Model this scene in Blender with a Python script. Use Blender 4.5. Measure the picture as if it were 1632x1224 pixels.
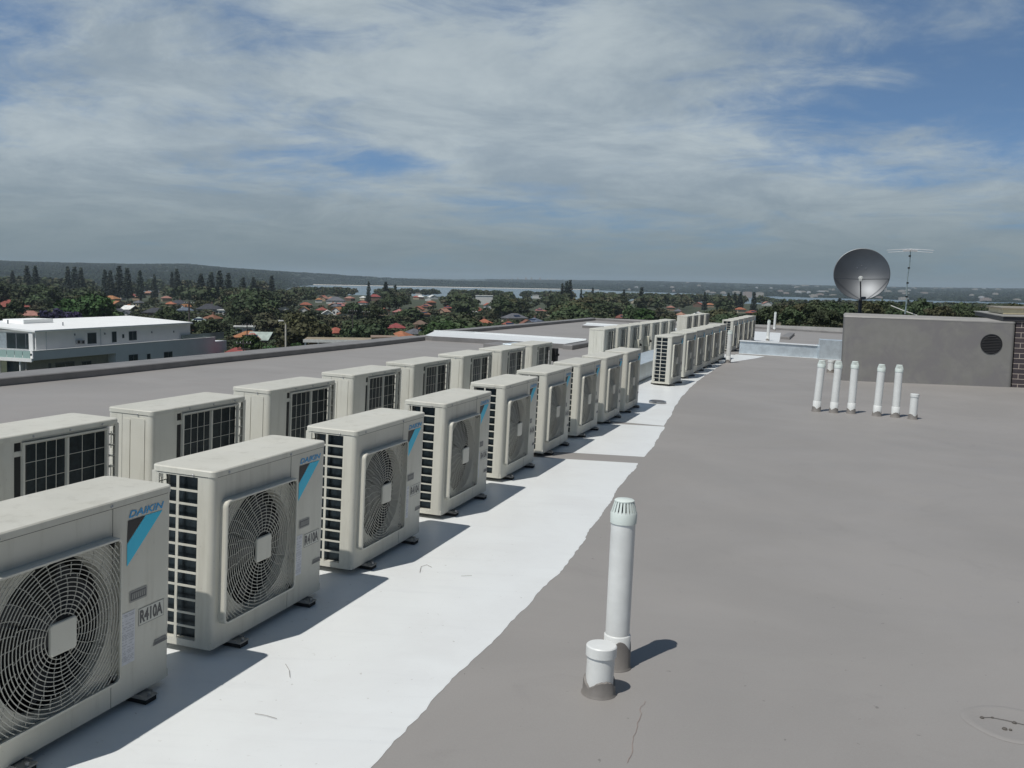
import bpy, bmesh, math, random
import numpy as np
from mathutils import Matrix, Vector
random.seed(7)
R = math.radians
S = bpy.context.scene
for o in list(bpy.data.objects): bpy.data.objects.remove(o)

# ------------------------------------------------------------------ camera
FPX, PITCH, ROLL, EYE = 1560.5, 0.1041, 0.0185, 1.6656       # focal length in photo pixels, radians, metres
def cam_axes():
    cp, sp, c, s = math.cos(PITCH), math.sin(PITCH), math.cos(ROLL), math.sin(ROLL)
    r, u, f = np.array([1, 0, 0.]), np.array([0, sp, cp]), np.array([0, cp, -sp])
    return c*r + s*u, -s*r + c*u, f
CR, CU, CF = cam_axes()
cd = bpy.data.cameras.new('camera'); cam = bpy.data.objects.new('camera', cd); S.collection.objects.link(cam)
cd.sensor_width = 36; cd.lens = FPX*36/1632; cd.clip_start = 0.05; cd.clip_end = 80000
m = Matrix.Identity(4)
for i in range(3):
    m[i][0], m[i][1], m[i][2] = CR[i], CU[i], -CF[i]
m[2][3] = EYE
cam.matrix_world = m; S.camera = cam

# the roof falls a little to the right: a tilted frame (z along its normal)
TX, TY = -0.0359, 0.0026
nz = np.array([-TX, -TY, 1.]); nz /= np.linalg.norm(nz)
ex = np.array([1, 0, TX]); ex -= nz*(ex @ nz); ex /= np.linalg.norm(ex)
ROOF = np.stack([ex, np.cross(nz, ex), nz], 1)
AZ = 0.3187                                                   # heading of the rows of units
DV = np.array([math.sin(AZ), math.cos(AZ)]); NV = np.array([-math.cos(AZ), math.sin(AZ)])
YAW = math.atan2(DV[1], DV[0])
ROOF4 = Matrix([[*ROOF[i], 0] for i in range(3)] + [[0, 0, 0, 1]])
def rp(a, b, z=0.):                                           # a metres along the rows, b to their left, z above the roof
    p = DV*a + NV*b
    return ROOF @ np.array([p[0], p[1], z])
def roof_matrix(a, b, z=0., yaw=0.):
    p = DV*a + NV*b
    return ROOF4 @ Matrix.Translation((p[0], p[1], z)) @ Matrix.Rotation(YAW + yaw, 4, 'Z')
def hor(px): return 449 + (px - 816)*0.0185
def ray(px, py): return CF + CR*((px - 816)/FPX) - CU*((py - 612)/FPX)
def on_level(px, py, z):                                      # where a sight line meets a level
    v = ray(px, py); return np.array([0, 0, EYE]) + v*((z - EYE)/v[2])
def at_dist(px, Y):
    v = ray(px, hor(px)); return v[0]*Y/v[1]

# ------------------------------------------------------------------ light, sky, exposure
sun_dir = ROOF @ np.array([-0.392, -0.43, 1.0]); sun_dir /= np.linalg.norm(sun_dir)
sl = bpy.data.lights.new('sun', 'SUN'); sun = bpy.data.objects.new('sun', sl); S.collection.objects.link(sun)
sl.energy = 5.0; sl.angle = R(0.5); sl.color = (1.0, 0.965, 0.91)
sun.rotation_euler = Vector(-sun_dir).to_track_quat('-Z', 'Y').to_euler()
S.view_settings.view_transform = 'Standard'; S.view_settings.look = 'None'
S.view_settings.exposure = -0.60; S.view_settings.gamma = 1.0
W = bpy.data.worlds.new('World'); S.world = W; W.use_nodes = True
nt = W.node_tree; nt.nodes.clear()
def N(t, **k):
    n = nt.nodes.new(t)
    for a, v in k.items(): setattr(n, a, v)
    return n
def L(a, b): nt.links.new(a, b)
def M(op, a, b=None, c=None, clamp=False):
    n = N('ShaderNodeMath', operation=op, use_clamp=clamp)
    for i, v in enumerate((a, b, c)):
        if v is None: continue
        if isinstance(v, (int, float)): n.inputs[i].default_value = v
        else: L(v, n.inputs[i])
    return n.outputs[0]
def SM(v, lo, hi):
    n = N('ShaderNodeMapRange', interpolation_type='SMOOTHSTEP')
    L(v, n.inputs[0]); n.inputs[1].default_value = lo; n.inputs[2].default_value = hi
    return n.outputs[0]
def MIXC(f, a, b):
    n = N('ShaderNodeMix', data_type='RGBA')
    if isinstance(f, (int, float)): n.inputs[0].default_value = f
    else: L(f, n.inputs[0])
    for i, v in ((6, a), (7, b)):
        if isinstance(v, tuple): n.inputs[i].default_value = (*v, 1)
        else: L(v, n.inputs[i])
    return n.outputs[2]
def NOISE(vec, scale, detail=6, rough=0.55, dist=0.0):
    n = N('ShaderNodeTexNoise'); L(vec, n.inputs['Vector'])
    n.inputs['Scale'].default_value = scale; n.inputs['Detail'].default_value = detail
    n.inputs['Roughness'].default_value = rough; n.inputs['Distortion'].default_value = dist
    return n.outputs[0]
def XYZ(x, y, z):
    n = N('ShaderNodeCombineXYZ')
    for i, v in enumerate((x, y, z)):
        if isinstance(v, (int, float)): n.inputs[i].default_value = v
        else: L(v, n.inputs[i])
    return n.outputs[0]
tc = N('ShaderNodeTexCoord'); sx = N('ShaderNodeSeparateXYZ'); L(tc.outputs['Generated'], sx.inputs[0])
X_, Y_, Z_ = sx.outputs
zc = M('MAXIMUM', Z_, 0.0)
sky = N('ShaderNodeTexSky', sky_type='NISHITA', sun_disc=False)
sky.sun_elevation = math.asin(sun_dir[2]); sky.sun_rotation = math.atan2(sun_dir[0], sun_dir[1])
sky.air_density = 1.0; sky.dust_density = 1.2; sky.ozone_density = 1.6; sky.altitude = 20
L(XYZ(X_, Y_, M('MULTIPLY_ADD', zc, 2.2, 0.10)), sky.inputs['Vector'])
# thin broken cloud on a layer overhead, so it packs together towards the horizon
den = M('ADD', zc, 0.15)
cu, cv = M('DIVIDE', X_, den), M('DIVIDE', Y_, den)
cvec = XYZ(M('MULTIPLY_ADD', cu, 0.80, 14.4), M('MULTIPLY_ADD', cv, 0.85, 6.2), 0.0)
n1 = NOISE(cvec, 1.0, 9, 0.56, 0.35)
n2 = NOISE(cvec, 3.6, 9, 0.66, 0.6)
nn = M('ADD', M('MULTIPLY', n1, 0.66), M('MULTIPLY', n2, 0.34))
cover = M('SUBTRACT', 0.110, M('MULTIPLY', SM(X_, 0.12, 0.46), M('MULTIPLY', SM(Z_, 0.06, 0.22), 0.17)))
cover = M('ADD', cover, M('MULTIPLY', SM(Z_, 0.25, 0.42), -0.20))
cover = M('SUBTRACT', cover, M('MULTIPLY', SM(Y_, 0.2, -0.3), 0.16))           # clearer behind us
cover = M('SUBTRACT', cover, M('MULTIPLY', M('MULTIPLY', SM(X_, -0.36, -0.47), SM(Z_, 0.17, 0.25)), 0.14))
mask = SM(M('ADD', nn, cover), 0.43, 0.63)
shade = SM(NOISE(XYZ(M('MULTIPLY', cu, 0.9), M('MULTIPLY', cv, 0.9), 4.0), 1.5, 10, 0.68, 0.5), 0.32, 0.68)
ccol = MIXC(shade, (0.50, 0.61, 0.70), (0.80, 0.91, 0.955))
skb = N('ShaderNodeMix', data_type='RGBA', blend_type='MULTIPLY'); skb.inputs[0].default_value = 1.0
L(sky.outputs[0], skb.inputs[6]); skb.inputs[7].default_value = (0.150, 0.192, 0.210, 1)
zen = M('MULTIPLY_ADD', SM(Z_, 0.26, 0.60), -0.62, 1.0)                        # the clear air overhead is deeper than near the horizon
skz = N('ShaderNodeVectorMath', operation='SCALE'); L(skb.outputs[2], skz.inputs[0]); L(zen, skz.inputs['Scale'])
base = MIXC(M('MULTIPLY_ADD', mask, 0.85, 0.07), skz.outputs[0], ccol)
low = SM(Z_, 0.135, -0.01)
final = MIXC(M('MULTIPLY', low, 0.94), base, (0.272, 0.360, 0.400))
deep = M('MULTIPLY_ADD', SM(M('SUBTRACT', M('MULTIPLY', X_, 0.95), M('MULTIPLY', Y_, 0.31)), 0.22, 0.62), -0.60, 0.90)   # dims the unseen sky off to the right, to darken the unit fronts
fs_ = N('ShaderNodeVectorMath', operation='SCALE'); L(final, fs_.inputs[0]); L(deep, fs_.inputs['Scale'])
lp = N('ShaderNodeBackground'); L(fs_.outputs[0], lp.inputs[0]); lp.inputs[1].default_value = 1.0
wo = N('ShaderNodeOutputWorld'); L(lp.outputs[0], wo.inputs[0])
S.render.engine = 'CYCLES'
S.cycles.use_denoising = True
S.cycles.max_bounces = 6; S.cycles.volume_bounces = 1; S.cycles.diffuse_bounces = 3

# ------------------------------------------------------------------ materials
def srgb(r, g, b): return tuple(((v/255)/12.92 if v/255 <= .04045 else ((v/255 + .055)/1.055)**2.4) for v in (r, g, b))
MATS = {}
def mat(name, col, rough=0.6, metal=0.0, spec=0.4, var=0.10, scale=3.0, bump=0.0, bscale=60, hue=None, hmix=(0.42, 0.62), hscale=None, rnd=0.0, coord='Object', trans=0.0):
    global nt
    if name in MATS: return MATS[name]
    mt = bpy.data.materials.new(name); mt.use_nodes = True; nt = mt.node_tree; b = nt.nodes['Principled BSDF']
    t = N('ShaderNodeTexCoord'); v = t.outputs[coord]
    nz_ = NOISE(v, scale, 6, 0.6)
    lo = tuple(c*(1 - var) for c in col); hi = tuple(min(1, c*(1 + var)) for c in col)
    c = MIXC(SM(nz_, 0.3, 0.7), lo, hi)
    if hue:
        h = NOISE(v, hscale or scale*0.35, 5, 0.65, 0.4)
        c = MIXC(SM(h, *hmix), c, hue)
    if rnd:
        oi = N('ShaderNodeObjectInfo'); hs = N('ShaderNodeHueSaturation'); L(c, hs.inputs['Color'])
        L(M('MULTIPLY_ADD', oi.outputs['Random'], rnd*2, 1 - rnd), hs.inputs['Value'])
        L(M('MULTIPLY_ADD', oi.outputs['Random'], 0.04, 0.48), hs.inputs['Hue'])
        c = hs.outputs[0]
    L(c, b.inputs['Base Color'])
    b.inputs['Roughness'].default_value = rough; b.inputs['Metallic'].default_value = metal
    b.inputs['Specular IOR Level'].default_value = spec
    if trans: b.inputs['Transmission Weight'].default_value = trans
    if bump:
        bn = N('ShaderNodeBump'); bn.inputs['Strength'].default_value = bump; bn.inputs['Distance'].default_value = 0.01
        L(NOISE(v, bscale, 4, 0.6), bn.inputs['Height']); L(bn.outputs[0], b.inputs['Normal'])
    MATS[name] = mt; return mt
def paint_material():
    global nt
    mt = bpy.data.materials.new('ivory_paint'); mt.use_nodes = True; nt = mt.node_tree; b = nt.nodes['Principled BSDF']
    v = N('ShaderNodeTexCoord').outputs['Object']; oi = N('ShaderNodeObjectInfo').outputs['Random']
    vo = N('ShaderNodeVectorMath', operation='ADD'); L(v, vo.inputs[0]); L(XYZ(M('MULTIPLY', oi, 37), M('MULTIPLY', oi, 91), 0.0), vo.inputs[1])
    vs = N('ShaderNodeVectorMath', operation='MULTIPLY'); L(vo.outputs[0], vs.inputs[0]); vs.inputs[1].default_value = (16, 16, 1.6)
    c = MIXC(SM(NOISE(vo.outputs[0], 4, 5, .6), .3, .7), (0.60, 0.588, 0.512), (0.645, 0.632, 0.557))
    c = MIXC(M('MULTIPLY', SM(NOISE(vs.outputs[0], 1.0, 5, .65), .50, .72), .42), c, (0.45, 0.43, 0.36))            # rain streaks of dust
    c = MIXC(M('MULTIPLY', SM(NOISE(vo.outputs[0], 55, 3, .6), .66, .74), .35), c, (0.40, 0.38, 0.32))
    hs = N('ShaderNodeHueSaturation'); L(c, hs.inputs['Color']); L(M('MULTIPLY_ADD', oi, .08, .95), hs.inputs['Value']); L(hs.outputs[0], b.inputs['Base Color'])
    L(M('MULTIPLY_ADD', NOISE(vo.outputs[0], 7, 4), .25, .33), b.inputs['Roughness']); b.inputs['Specular IOR Level'].default_value = .4
    bn = N('ShaderNodeBump'); bn.inputs['Strength'].default_value = .04; bn.inputs['Distance'].default_value = .01; L(NOISE(v, 160, 2), bn.inputs['Height']); L(bn.outputs[0], b.inputs['Normal'])
    return mt
PAINT = paint_material()
WIRE = mat('grille_paint', (0.52, 0.51, 0.45), 0.45, var=0.05)
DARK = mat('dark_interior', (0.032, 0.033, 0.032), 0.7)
COIL = mat('coil_fins', (0.020, 0.030, 0.036), 0.35, metal=0.5, var=0.3, scale=40)
FANM = mat('fan_plastic', (0.045, 0.047, 0.05), 0.5)
BLUE = mat('logo_blue', (0.05, 0.34, 0.66), 0.4, var=0.02)
CYAN = mat('logo_cyan', (0.04, 0.56, 0.80), 0.4, var=0.02)
BLACK = mat('logo_black', (0.02, 0.02, 0.022), 0.4)
PRINT = mat('label_print', (0.10, 0.10, 0.10), 0.5)
PAPER = mat('label_paper', (0.62, 0.63, 0.66), 0.5, var=0.06, scale=40)
PLATE = mat('name_plate', (0.09, 0.095, 0.10), 0.4)
STEEL = mat('screw_steel', (0.42, 0.42, 0.42), 0.3, metal=0.9)
FOOT = mat('foot_steel', (0.34, 0.33, 0.31), 0.5, metal=0.4)
RUBBER = mat('black_rubber', (0.02, 0.02, 0.02), 0.8)
PVC = mat('white_pvc', (0.74, 0.755, 0.735), 0.38, var=0.05, scale=9, hue=(0.55, 0.57, 0.52), hmix=(0.60, 0.74), hscale=6)
COWL = mat('cowl_plastic', (0.70, 0.765, 0.72), 0.45, var=0.03)
GALV = mat('galvanised_steel', (0.58, 0.65, 0.69), 0.34, metal=0.35, var=0.12, scale=6, bump=0.02, bscale=14)

def roof_material():
    global nt
    mt = bpy.data.materials.new('roof_membrane'); mt.use_nodes = True; nt = mt.node_tree; b = nt.nodes['Principled BSDF']
    v = N('ShaderNodeTexCoord').outputs['Object']
    c = MIXC(SM(NOISE(v, 0.55, 6, 0.6, 0.5), 0.30, 0.70), (0.287, 0.273, 0.259), (0.324, 0.308, 0.293))
    c = MIXC(M('MULTIPLY', SM(NOISE(v, 2.1, 7, 0.65, 0.8), 0.56, 0.72), 0.30), c, (0.245, 0.232, 0.220))
    c = MIXC(M('MULTIPLY', SM(NOISE(v, 90, 3, 0.7), 0.45, 0.75), 0.40), c, (0.33, 0.325, 0.31))
    c = MIXC(M('MULTIPLY', SM(NOISE(v, 230, 2, 0.6), 0.55, 0.72), 0.30), c, (0.17, 0.168, 0.16))
    c = MIXC(M('MULTIPLY', SM(NOISE(v, 26, 2, 0.5), 0.735, 0.76), 0.55), c, (0.12, 0.115, 0.11))
    c = MIXC(M('MULTIPLY', SM(NOISE(v, 0.28, 3, 0.5), 0.60, 0.70), 0.22), c, (0.205, 0.20, 0.19))
    vs = N('ShaderNodeVectorMath', operation='MULTIPLY'); L(v, vs.inputs[0]); vs.inputs[1].default_value = (0.35, 5.0, 1)
    c = MIXC(M('MULTIPLY', SM(NOISE(vs.outputs[0], 1.0, 4, 0.6), 0.58, 0.72), 0.16), c, (0.325, 0.315, 0.29))
    L(c, b.inputs['Base Color']); b.inputs['Specular IOR Level'].default_value = 0.35
    L(M('MULTIPLY_ADD', NOISE(v, 1.7, 4), 0.25, 0.48), b.inputs['Roughness'])
    bn = N('ShaderNodeBump'); bn.inputs['Strength'].default_value = 0.35; bn.inputs['Distance'].default_value = 0.012
    h = M('ADD', M('MULTIPLY', NOISE(v, 1.3, 3), 0.35), M('MULTIPLY', NOISE(v, 70, 4, 0.7), 0.10))
    L(h, bn.inputs['Height']); L(bn.outputs[0], b.inputs['Normal'])
    return mt
ROOFM = roof_material()
KERBM = mat('kerb_membrane', (0.225, 0.217, 0.21), 0.55, var=0.12, scale=2.5, bump=0.15, bscale=30)
def white_material():
    global nt
    mt = bpy.data.materials.new('white_coating'); mt.use_nodes = True; nt = mt.node_tree; b = nt.nodes['Principled BSDF']
    v = N('ShaderNodeTexCoord').outputs['Object']
    c = MIXC(SM(NOISE(v, 1.6, 7, 0.62, 0.4), 0.35, 0.72), (0.80, 0.825, 0.82), (0.755, 0.772, 0.765))
    c = MIXC(M('MULTIPLY', SM(NOISE(v, 5.5, 8, 0.7, 1.2), 0.60, 0.78), 0.30), c, (0.56, 0.56, 0.53))
    c = MIXC(M('MULTIPLY', SM(NOISE(v, 34, 2, 0.5), 0.72, 0.76), 0.45), c, (0.36, 0.34, 0.30))
    vs = N('ShaderNodeVectorMath', operation='MULTIPLY'); L(v, vs.inputs[0]); vs.inputs[1].default_value = (1.2, 14, 1)
    c = MIXC(M('MULTIPLY', SM(NOISE(vs.outputs[0], 1.0, 5, .65), .50, .72), .16), c, (.62, .64, .65))                  # roller marks
    c = MIXC(M('MULTIPLY', SM(NOISE(v, 14, 4, .7), .66, .72), .35), c, (.50, .48, .44))
    L(c, b.inputs['Base Color']); b.inputs['Roughness'].default_value = 0.38; b.inputs['Specular IOR Level'].default_value = 0.4
    bn = N('ShaderNodeBump'); bn.inputs['Strength'].default_value = 0.25; bn.inputs['Distance'].default_value = 0.01
    L(NOISE(v, 3.0, 4), bn.inputs['Height']); L(bn.outputs[0], b.inputs['Normal'])
    return mt
WHITEM = white_material()

# ------------------------------------------------------------------ mesh helpers
class MB:
    def __init__(s): s.v = []; s.f = []; s.m = []; s.sm = []
    def add(s, vs, fs, mi=0, sm=False):
        o = len(s.v); s.v += [tuple(map(float, p)) for p in vs]
        for f in fs: s.f.append([o + i for i in f]); s.m.append(mi); s.sm.append(sm)
        return s
    def box(s, x0, x1, y0, y1, z0, z1, mi=0):
        return s.add([(x0,y0,z0),(x1,y0,z0),(x1,y1,z0),(x0,y1,z0),(x0,y0,z1),(x1,y0,z1),(x1,y1,z1),(x0,y1,z1)],
                     [(0,3,2,1),(4,5,6,7),(0,1,5,4),(1,2,6,5),(2,3,7,6),(3,0,4,7)], mi)
    def tube(s, pts, r, k=6, mi=0, closed=False, caps=True):
        pts = [np.array(p, float) for p in pts]; n = len(pts); rr = r if hasattr(r, '__len__') else [r]*n
        vs = []
        for i, p in enumerate(pts):
            a = pts[(i - 1) % n] if (closed or i > 0) else p; b = pts[(i + 1) % n] if (closed or i < n - 1) else p
            t = b - a; t /= (np.linalg.norm(t) + 1e-12)
            ref = np.array([0, 0, 1.]) if abs(t[2]) < .9 else np.array([1., 0, 0])
            u = np.cross(t, ref); u /= np.linalg.norm(u); w = np.cross(t, u)
            for j in range(k):
                q = 2*math.pi*(j + .5)/k; vs.append(p + rr[i]*(math.cos(q)*u + math.sin(q)*w))
        fs = []
        for i in range(n if closed else n - 1):
            i2 = (i + 1) % n
            for j in range(k):
                j2 = (j + 1) % k; fs.append((i*k + j, i*k + j2, i2*k + j2, i2*k + j))
        s.add(vs, fs, mi, k > 4)
        if caps and not closed:
            o = len(s.v) - n*k
            s.f.append([o + j for j in range(k)]); s.m.append(mi); s.sm.append(False)
            s.f.append([o + (n - 1)*k + j for j in reversed(range(k))]); s.m.append(mi); s.sm.append(False)
        return s
    def lathe(s, prof, k=24, c=(0, 0), mi=0, sm=True):
        vs = []; fs = []
        for r, z in prof:
            for j in range(k):
                q = 2*math.pi*j/k; vs.append((c[0] + r*math.cos(q), c[1] + r*math.sin(q), z))
        for i in range(len(prof) - 1):
            for j in range(k):
                j2 = (j + 1) % k; fs.append((i*k + j, i*k + j2, (i + 1)*k + j2, (i + 1)*k + j))
        return s.add(vs, fs, mi, sm)
    def prism(s, out, z0, z1, ch=0.0, mi=0):                  # upright prism over a ccw outline, chamfered top edge
        n = len(out); c = np.mean(np.array(out), 0)
        def ring(z, inset):
            o = []
            for i in range(n):
                p0, p, p1 = (np.array(out[(i + q) % n], float) for q in (-1, 0, 1))
                e0 = p - p0; e1 = p1 - p; e0 /= np.linalg.norm(e0) + 1e-12; e1 /= np.linalg.norm(e1) + 1e-12
                nn_ = np.array([-(e0[1] + e1[1]), e0[0] + e1[0]]); nn_ /= np.linalg.norm(nn_) + 1e-12
                q = p + nn_*inset; o.append((q[0], q[1], z))
            return o
        rs = [ring(z0, 0), ring(z1 - ch, 0)] + ([ring(z1, ch)] if ch else [])
        vs = sum(rs, []); fs = []
        for k in range(len(rs) - 1):
            for i in range(n):
                j = (i + 1) % n; fs.append((k*n + i, k*n + j, (k + 1)*n + j, (k + 1)*n + i))
        fs.append(tuple((len(rs) - 1)*n + i for i in range(n))); fs.append(tuple(reversed(range(n))))
        return s.add(vs, fs, mi)
    def plate(s, pts, mi=0): return s.add(pts, [tuple(range(len(pts)))], mi)
    def mesh(s, name, mats):
        me = bpy.data.meshes.new(name); me.from_pydata(s.v, [], s.f)
        for a in (mats if isinstance(mats, (list, tuple)) else [mats]): me.materials.append(a)
        if s.f:
            me.polygons.foreach_set('material_index', s.m); me.polygons.foreach_set('use_smooth', s.sm)
        me.update()
        if any(s.sm): me.set_sharp_from_angle(angle=R(38))
        return me
    def build(s, name, mats, parent=None): return link(name, s.mesh(name, mats), parent)
def link(name, data, parent=None):
    o = bpy.data.objects.new(name, data); S.collection.objects.link(o)
    if parent is not None: o.parent = parent
    return o
def tag(o, label=None, cat=None, group=None, kind=None):
    if label: o['label'] = label
    if cat: o['category'] = cat
    if group: o['group'] = group
    if kind: o['kind'] = kind
    return o
def thing(name, label, cat, mw=None, group=None):
    o = link(name, None); tag(o, label, cat, group); o.empty_display_size = .1
    if mw is not None: o.matrix_world = mw
    return o
def copy_tree(o, label=None, mw=None, group=None):
    def rec(q, p):
        c = q.copy(); S.collection.objects.link(c)
        if p is not None: c.parent = p
        for ch in kids(q): rec(ch, c)
        return c
    c = rec(o, None)
    if label: c['label'] = label
    if group: c['group'] = group
    if mw is not None: c.matrix_world = mw
    return c
def kids(o): return [q for q in KID.get(o.name, [])]
KID = {}
def index_kids(root):
    def rec(o):
        KID[o.name] = [q for q in bpy.data.objects if q.parent == o]
        for q in KID[o.name]: rec(q)
    rec(root)
def smooth_by_angle(o, ang=35):
    for p in o.data.polygons: p.use_smooth = True
    try: o.data.set_sharp_from_angle(angle=R(ang))
    except Exception: pass
    return o
def text_mesh(txt, size, shear=0.0, bold=0.0, xs=1.0, mat_=None, name='lettering'):
    cu_ = bpy.data.curves.new('t', 'FONT'); cu_.body = txt; cu_.size = size; cu_.shear = shear; cu_.offset = bold; cu_.resolution_u = 3
    o = bpy.data.objects.new('t', cu_); S.collection.objects.link(o)
    dg = bpy.context.evaluated_depsgraph_get(); me = bpy.data.meshes.new_from_object(o.evaluated_get(dg))
    bpy.data.objects.remove(o); me.name = name
    co = np.array([v.co[:] for v in me.vertices]); w0, w1 = co[:, 0].min(), co[:, 0].max()
    return me, (w0, w1, co[:, 1].min(), co[:, 1].max())
def flat_text(txt, x0, x1, z0, z1, y, shear, bold, mt, name, parent):
    me, (a, b, c, d) = text_mesh(txt, 1.0, shear, bold, name=name)
    for v in me.vertices:
        v.co = (x0 + (v.co.x - a)/(b - a)*(x1 - x0), y, z0 + (v.co.y - c)/(d - c)*(z1 - z0))
    me.materials.clear(); me.materials.append(mt); me.update()
    return link(name, me, parent)

# ------------------------------------------------------------------ the roof we stand on
def roof_prism(name, outline, z0, z1, mats, parent=None, ch=0.0):
    mb = MB(); out = [tuple(DV*a + NV*b) for a, b in outline]
    ar = sum(out[i][0]*out[(i+1) % len(out)][1] - out[(i+1) % len(out)][0]*out[i][1] for i in range(len(out)))
    if ar < 0: out = out[::-1]
    mb.prism(out, z0, z1, ch); o = mb.build(name, mats, parent); o.matrix_world = ROOF4; return o
def fold(a, b):                                               # the right part of the roof levels out towards the plant wall
    q = min(1, max(0, (a - 15.2)/4.0)); q = q*q*(3 - 2*q)
    return 0.041*max(0.0, -b)*q
mb = MB(); GA = list(np.arange(-9, 15, 1.0)) + list(np.arange(15, 23.9, .4)) + [24.0] + list(np.arange(25, 47, 2.0)) + [47.2]; GB = list(np.arange(-16, 10, .8)) + [10.25]
vs = [(*(DV*a_ + NV*b_), fold(a_, b_)) for a_ in GA for b_ in GB]; nb = len(GB)
mb.add(vs, [(i*nb + j, i*nb + j + 1, (i + 1)*nb + j + 1, (i + 1)*nb + j)[::-1] for i in range(len(GA) - 1) for j in range(nb - 1)], 0, True)
P4 = lambda a_, b_, z: (*(DV*a_ + NV*b_), z)
mb.plate([P4(24.0, 10.25, 0), P4(47.2, 10.25, 0), P4(47.2, 10.75, 0), P4(24.0, 10.75, 0)])
ed = [(-9, -16), (47.2, -16), (47.2, 10.75), (24.0, 10.75), (24.0, 10.25), (-9, 10.25)]
for (a0, b0), (a1, b1) in zip(ed, ed[1:] + ed[:1]): mb.plate([P4(a0, b0, -17), P4(a1, b1, -17), P4(a1, b1, fold(a1, b1)), P4(a0, b0, fold(a0, b0))], 1)
deck = mb.build('roof_deck', [ROOFM, mat('building_side', (.42, .41, .39), .8)]); deck.matrix_world = ROOF4
tag(deck, kind='structure')
# white coated strip under the rows, wavy hand-rolled edge, with two grey gaps
def edge_n(a):
    t = np.interp(a, [-3, 2.8, 4.2, 5.0, 6.4, 8.4, 9.2, 10.6, 11.8, 13.8, 17, 21.6, 24.5, 26.3], [1.36, 1.43, 1.43, 1.44, 1.54, 1.68, 1.73, 1.81, 1.92, 2.12, 2.33, 2.42, 2.47, 2.42])
    return t + 0.008*math.sin(a*1.7 + 1) + 0.006*math.sin(a*4.3) + 0.004*math.sin(a*9.1 + 2) + random.uniform(-.0045, .0045)
def strip_piece(mb, a0, a1, slant=0.0):
    n = max(4, int((a1 - a0)/0.04)); vs = []; fs = []
    for i in range(n + 1):
        a = a0 + (a1 - a0)*i/n; e = edge_n(a)
        for j in range(5):
            b = e + (5.2 - e)*j/4; q = a + slant*(b - 2.2) + (random.uniform(-.012, .012) if i in (0, n) else 0)
            p = DV*q + NV*b; vs.append((p[0], p[1], 0.0013))
    for i in range(n):
        for j in range(4): fs.append((i*5 + j, i*5 + 5 + j, i*5 + 6 + j, i*5 + j + 1))
    mb.add(vs, fs)
mb = MB()
strip_piece(mb, -3, 8.90, -0.32); strip_piece(mb, 9.27, 11.57, -0.32); strip_piece(mb, 11.70, 26.3, -0.1)
p = [(25.6, 2.5), (26.5, 2.5), (26.55, 1.75), (25.5, 1.9), (23.4, 2.32)]
mb.plate([(*(DV*a + NV*b), 0.0026) for a, b in p])
p = [(36.2, 3.7), (43.0, 3.7), (43.4, 2.25), (35.0, 1.85), (34.9, 2.6)]
mb.plate([(*(DV*a + NV*b), 0.0013) for a, b in p])
ws = mb.build('white_coating', WHITEM); ws.matrix_world = ROOF4; tag(ws, kind='structure')

# kerbs and raised crossings
def kerb(outline, z, label, mats=KERBM, name='roof_kerb', group='grey kerbs round the roof edge', ch=0.012):
    return tag(roof_prism(name, outline, 0.001, z, mats, ch=ch), label, 'kerb', group)
kerb([(-6, 9.85), (8, 9.84), (11, 9.77), (16, 9.79), (20, 9.80), (22.85, 9.88), (22.85, 10.26), (-6, 10.26)], 0.10, 'long dark grey kerb along the left roof edge beside the white apartment block')
kerb([(26.1, 10.42), (43.6, 10.45), (43.6, 10.76), (26.1, 10.76)], 0.10, 'dark grey kerb along the far left roof edge past the white crossing')
kerb([(43.62, 5.0), (43.9, 5.0), (43.9, 10.76), (43.62, 10.76)], 0.10, 'thin grey kerb across the far end of the left roof, behind the rear units')
kerb([(46.9, -16), (47.21, -16), (47.21, 4.2), (46.9, 4.2)], 0.09, 'thin grey kerb across the far roof edge in front of the dark trees')
kerb([(23.5, 6.20), (25.7, 6.18), (25.7, 6.42), (23.5, 6.45)], 0.11, 'short dark kerb stub at the right end of the nearer white crossing')
kerb([(37.4, 1.62), (41.8, 1.62), (41.8, 1.88), (37.4, 1.95)], 0.10, 'short grey kerb stub beside the far white patch and vent pipe')
def crossing(front, back, z, label):
    a0, a1 = front[0], front[1]
    t = thing('raised_crossing', label, 'roof upstand', group='white topped crossings of the roof')
    b = roof_prism('upstand', front + back, 0.0015, z - 0.006, KERBM, t)
    roof_prism('white_top', front + back, z - 0.005, z, WHITEM, t)
    n = len(back); lip = back + [(a + 0.07, b_) for a, b_ in back[::-1]]
    roof_prism('edge_lip', lip, 0.0015, z + 0.035, WHITEM, t)
    return t
crossing([(23.75, 6.46), (23.45, 7.6), (23.25, 8.65), (22.92, 9.72), (23.0, 9.95)], [(24.85, 10.5), (25.45, 9.5), (25.95, 6.46)], 0.12, 'long white topped upstand crossing the left roof behind the rear row of units')
crossing([(36.4, 5.2), (36.0, 7.4), (35.5, 9.0)], [(37.3, 9.3), (37.5, 7.7), (37.7, 5.2)], 0.10, 'farther white topped upstand crossing the left roof near its far corner')

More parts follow.
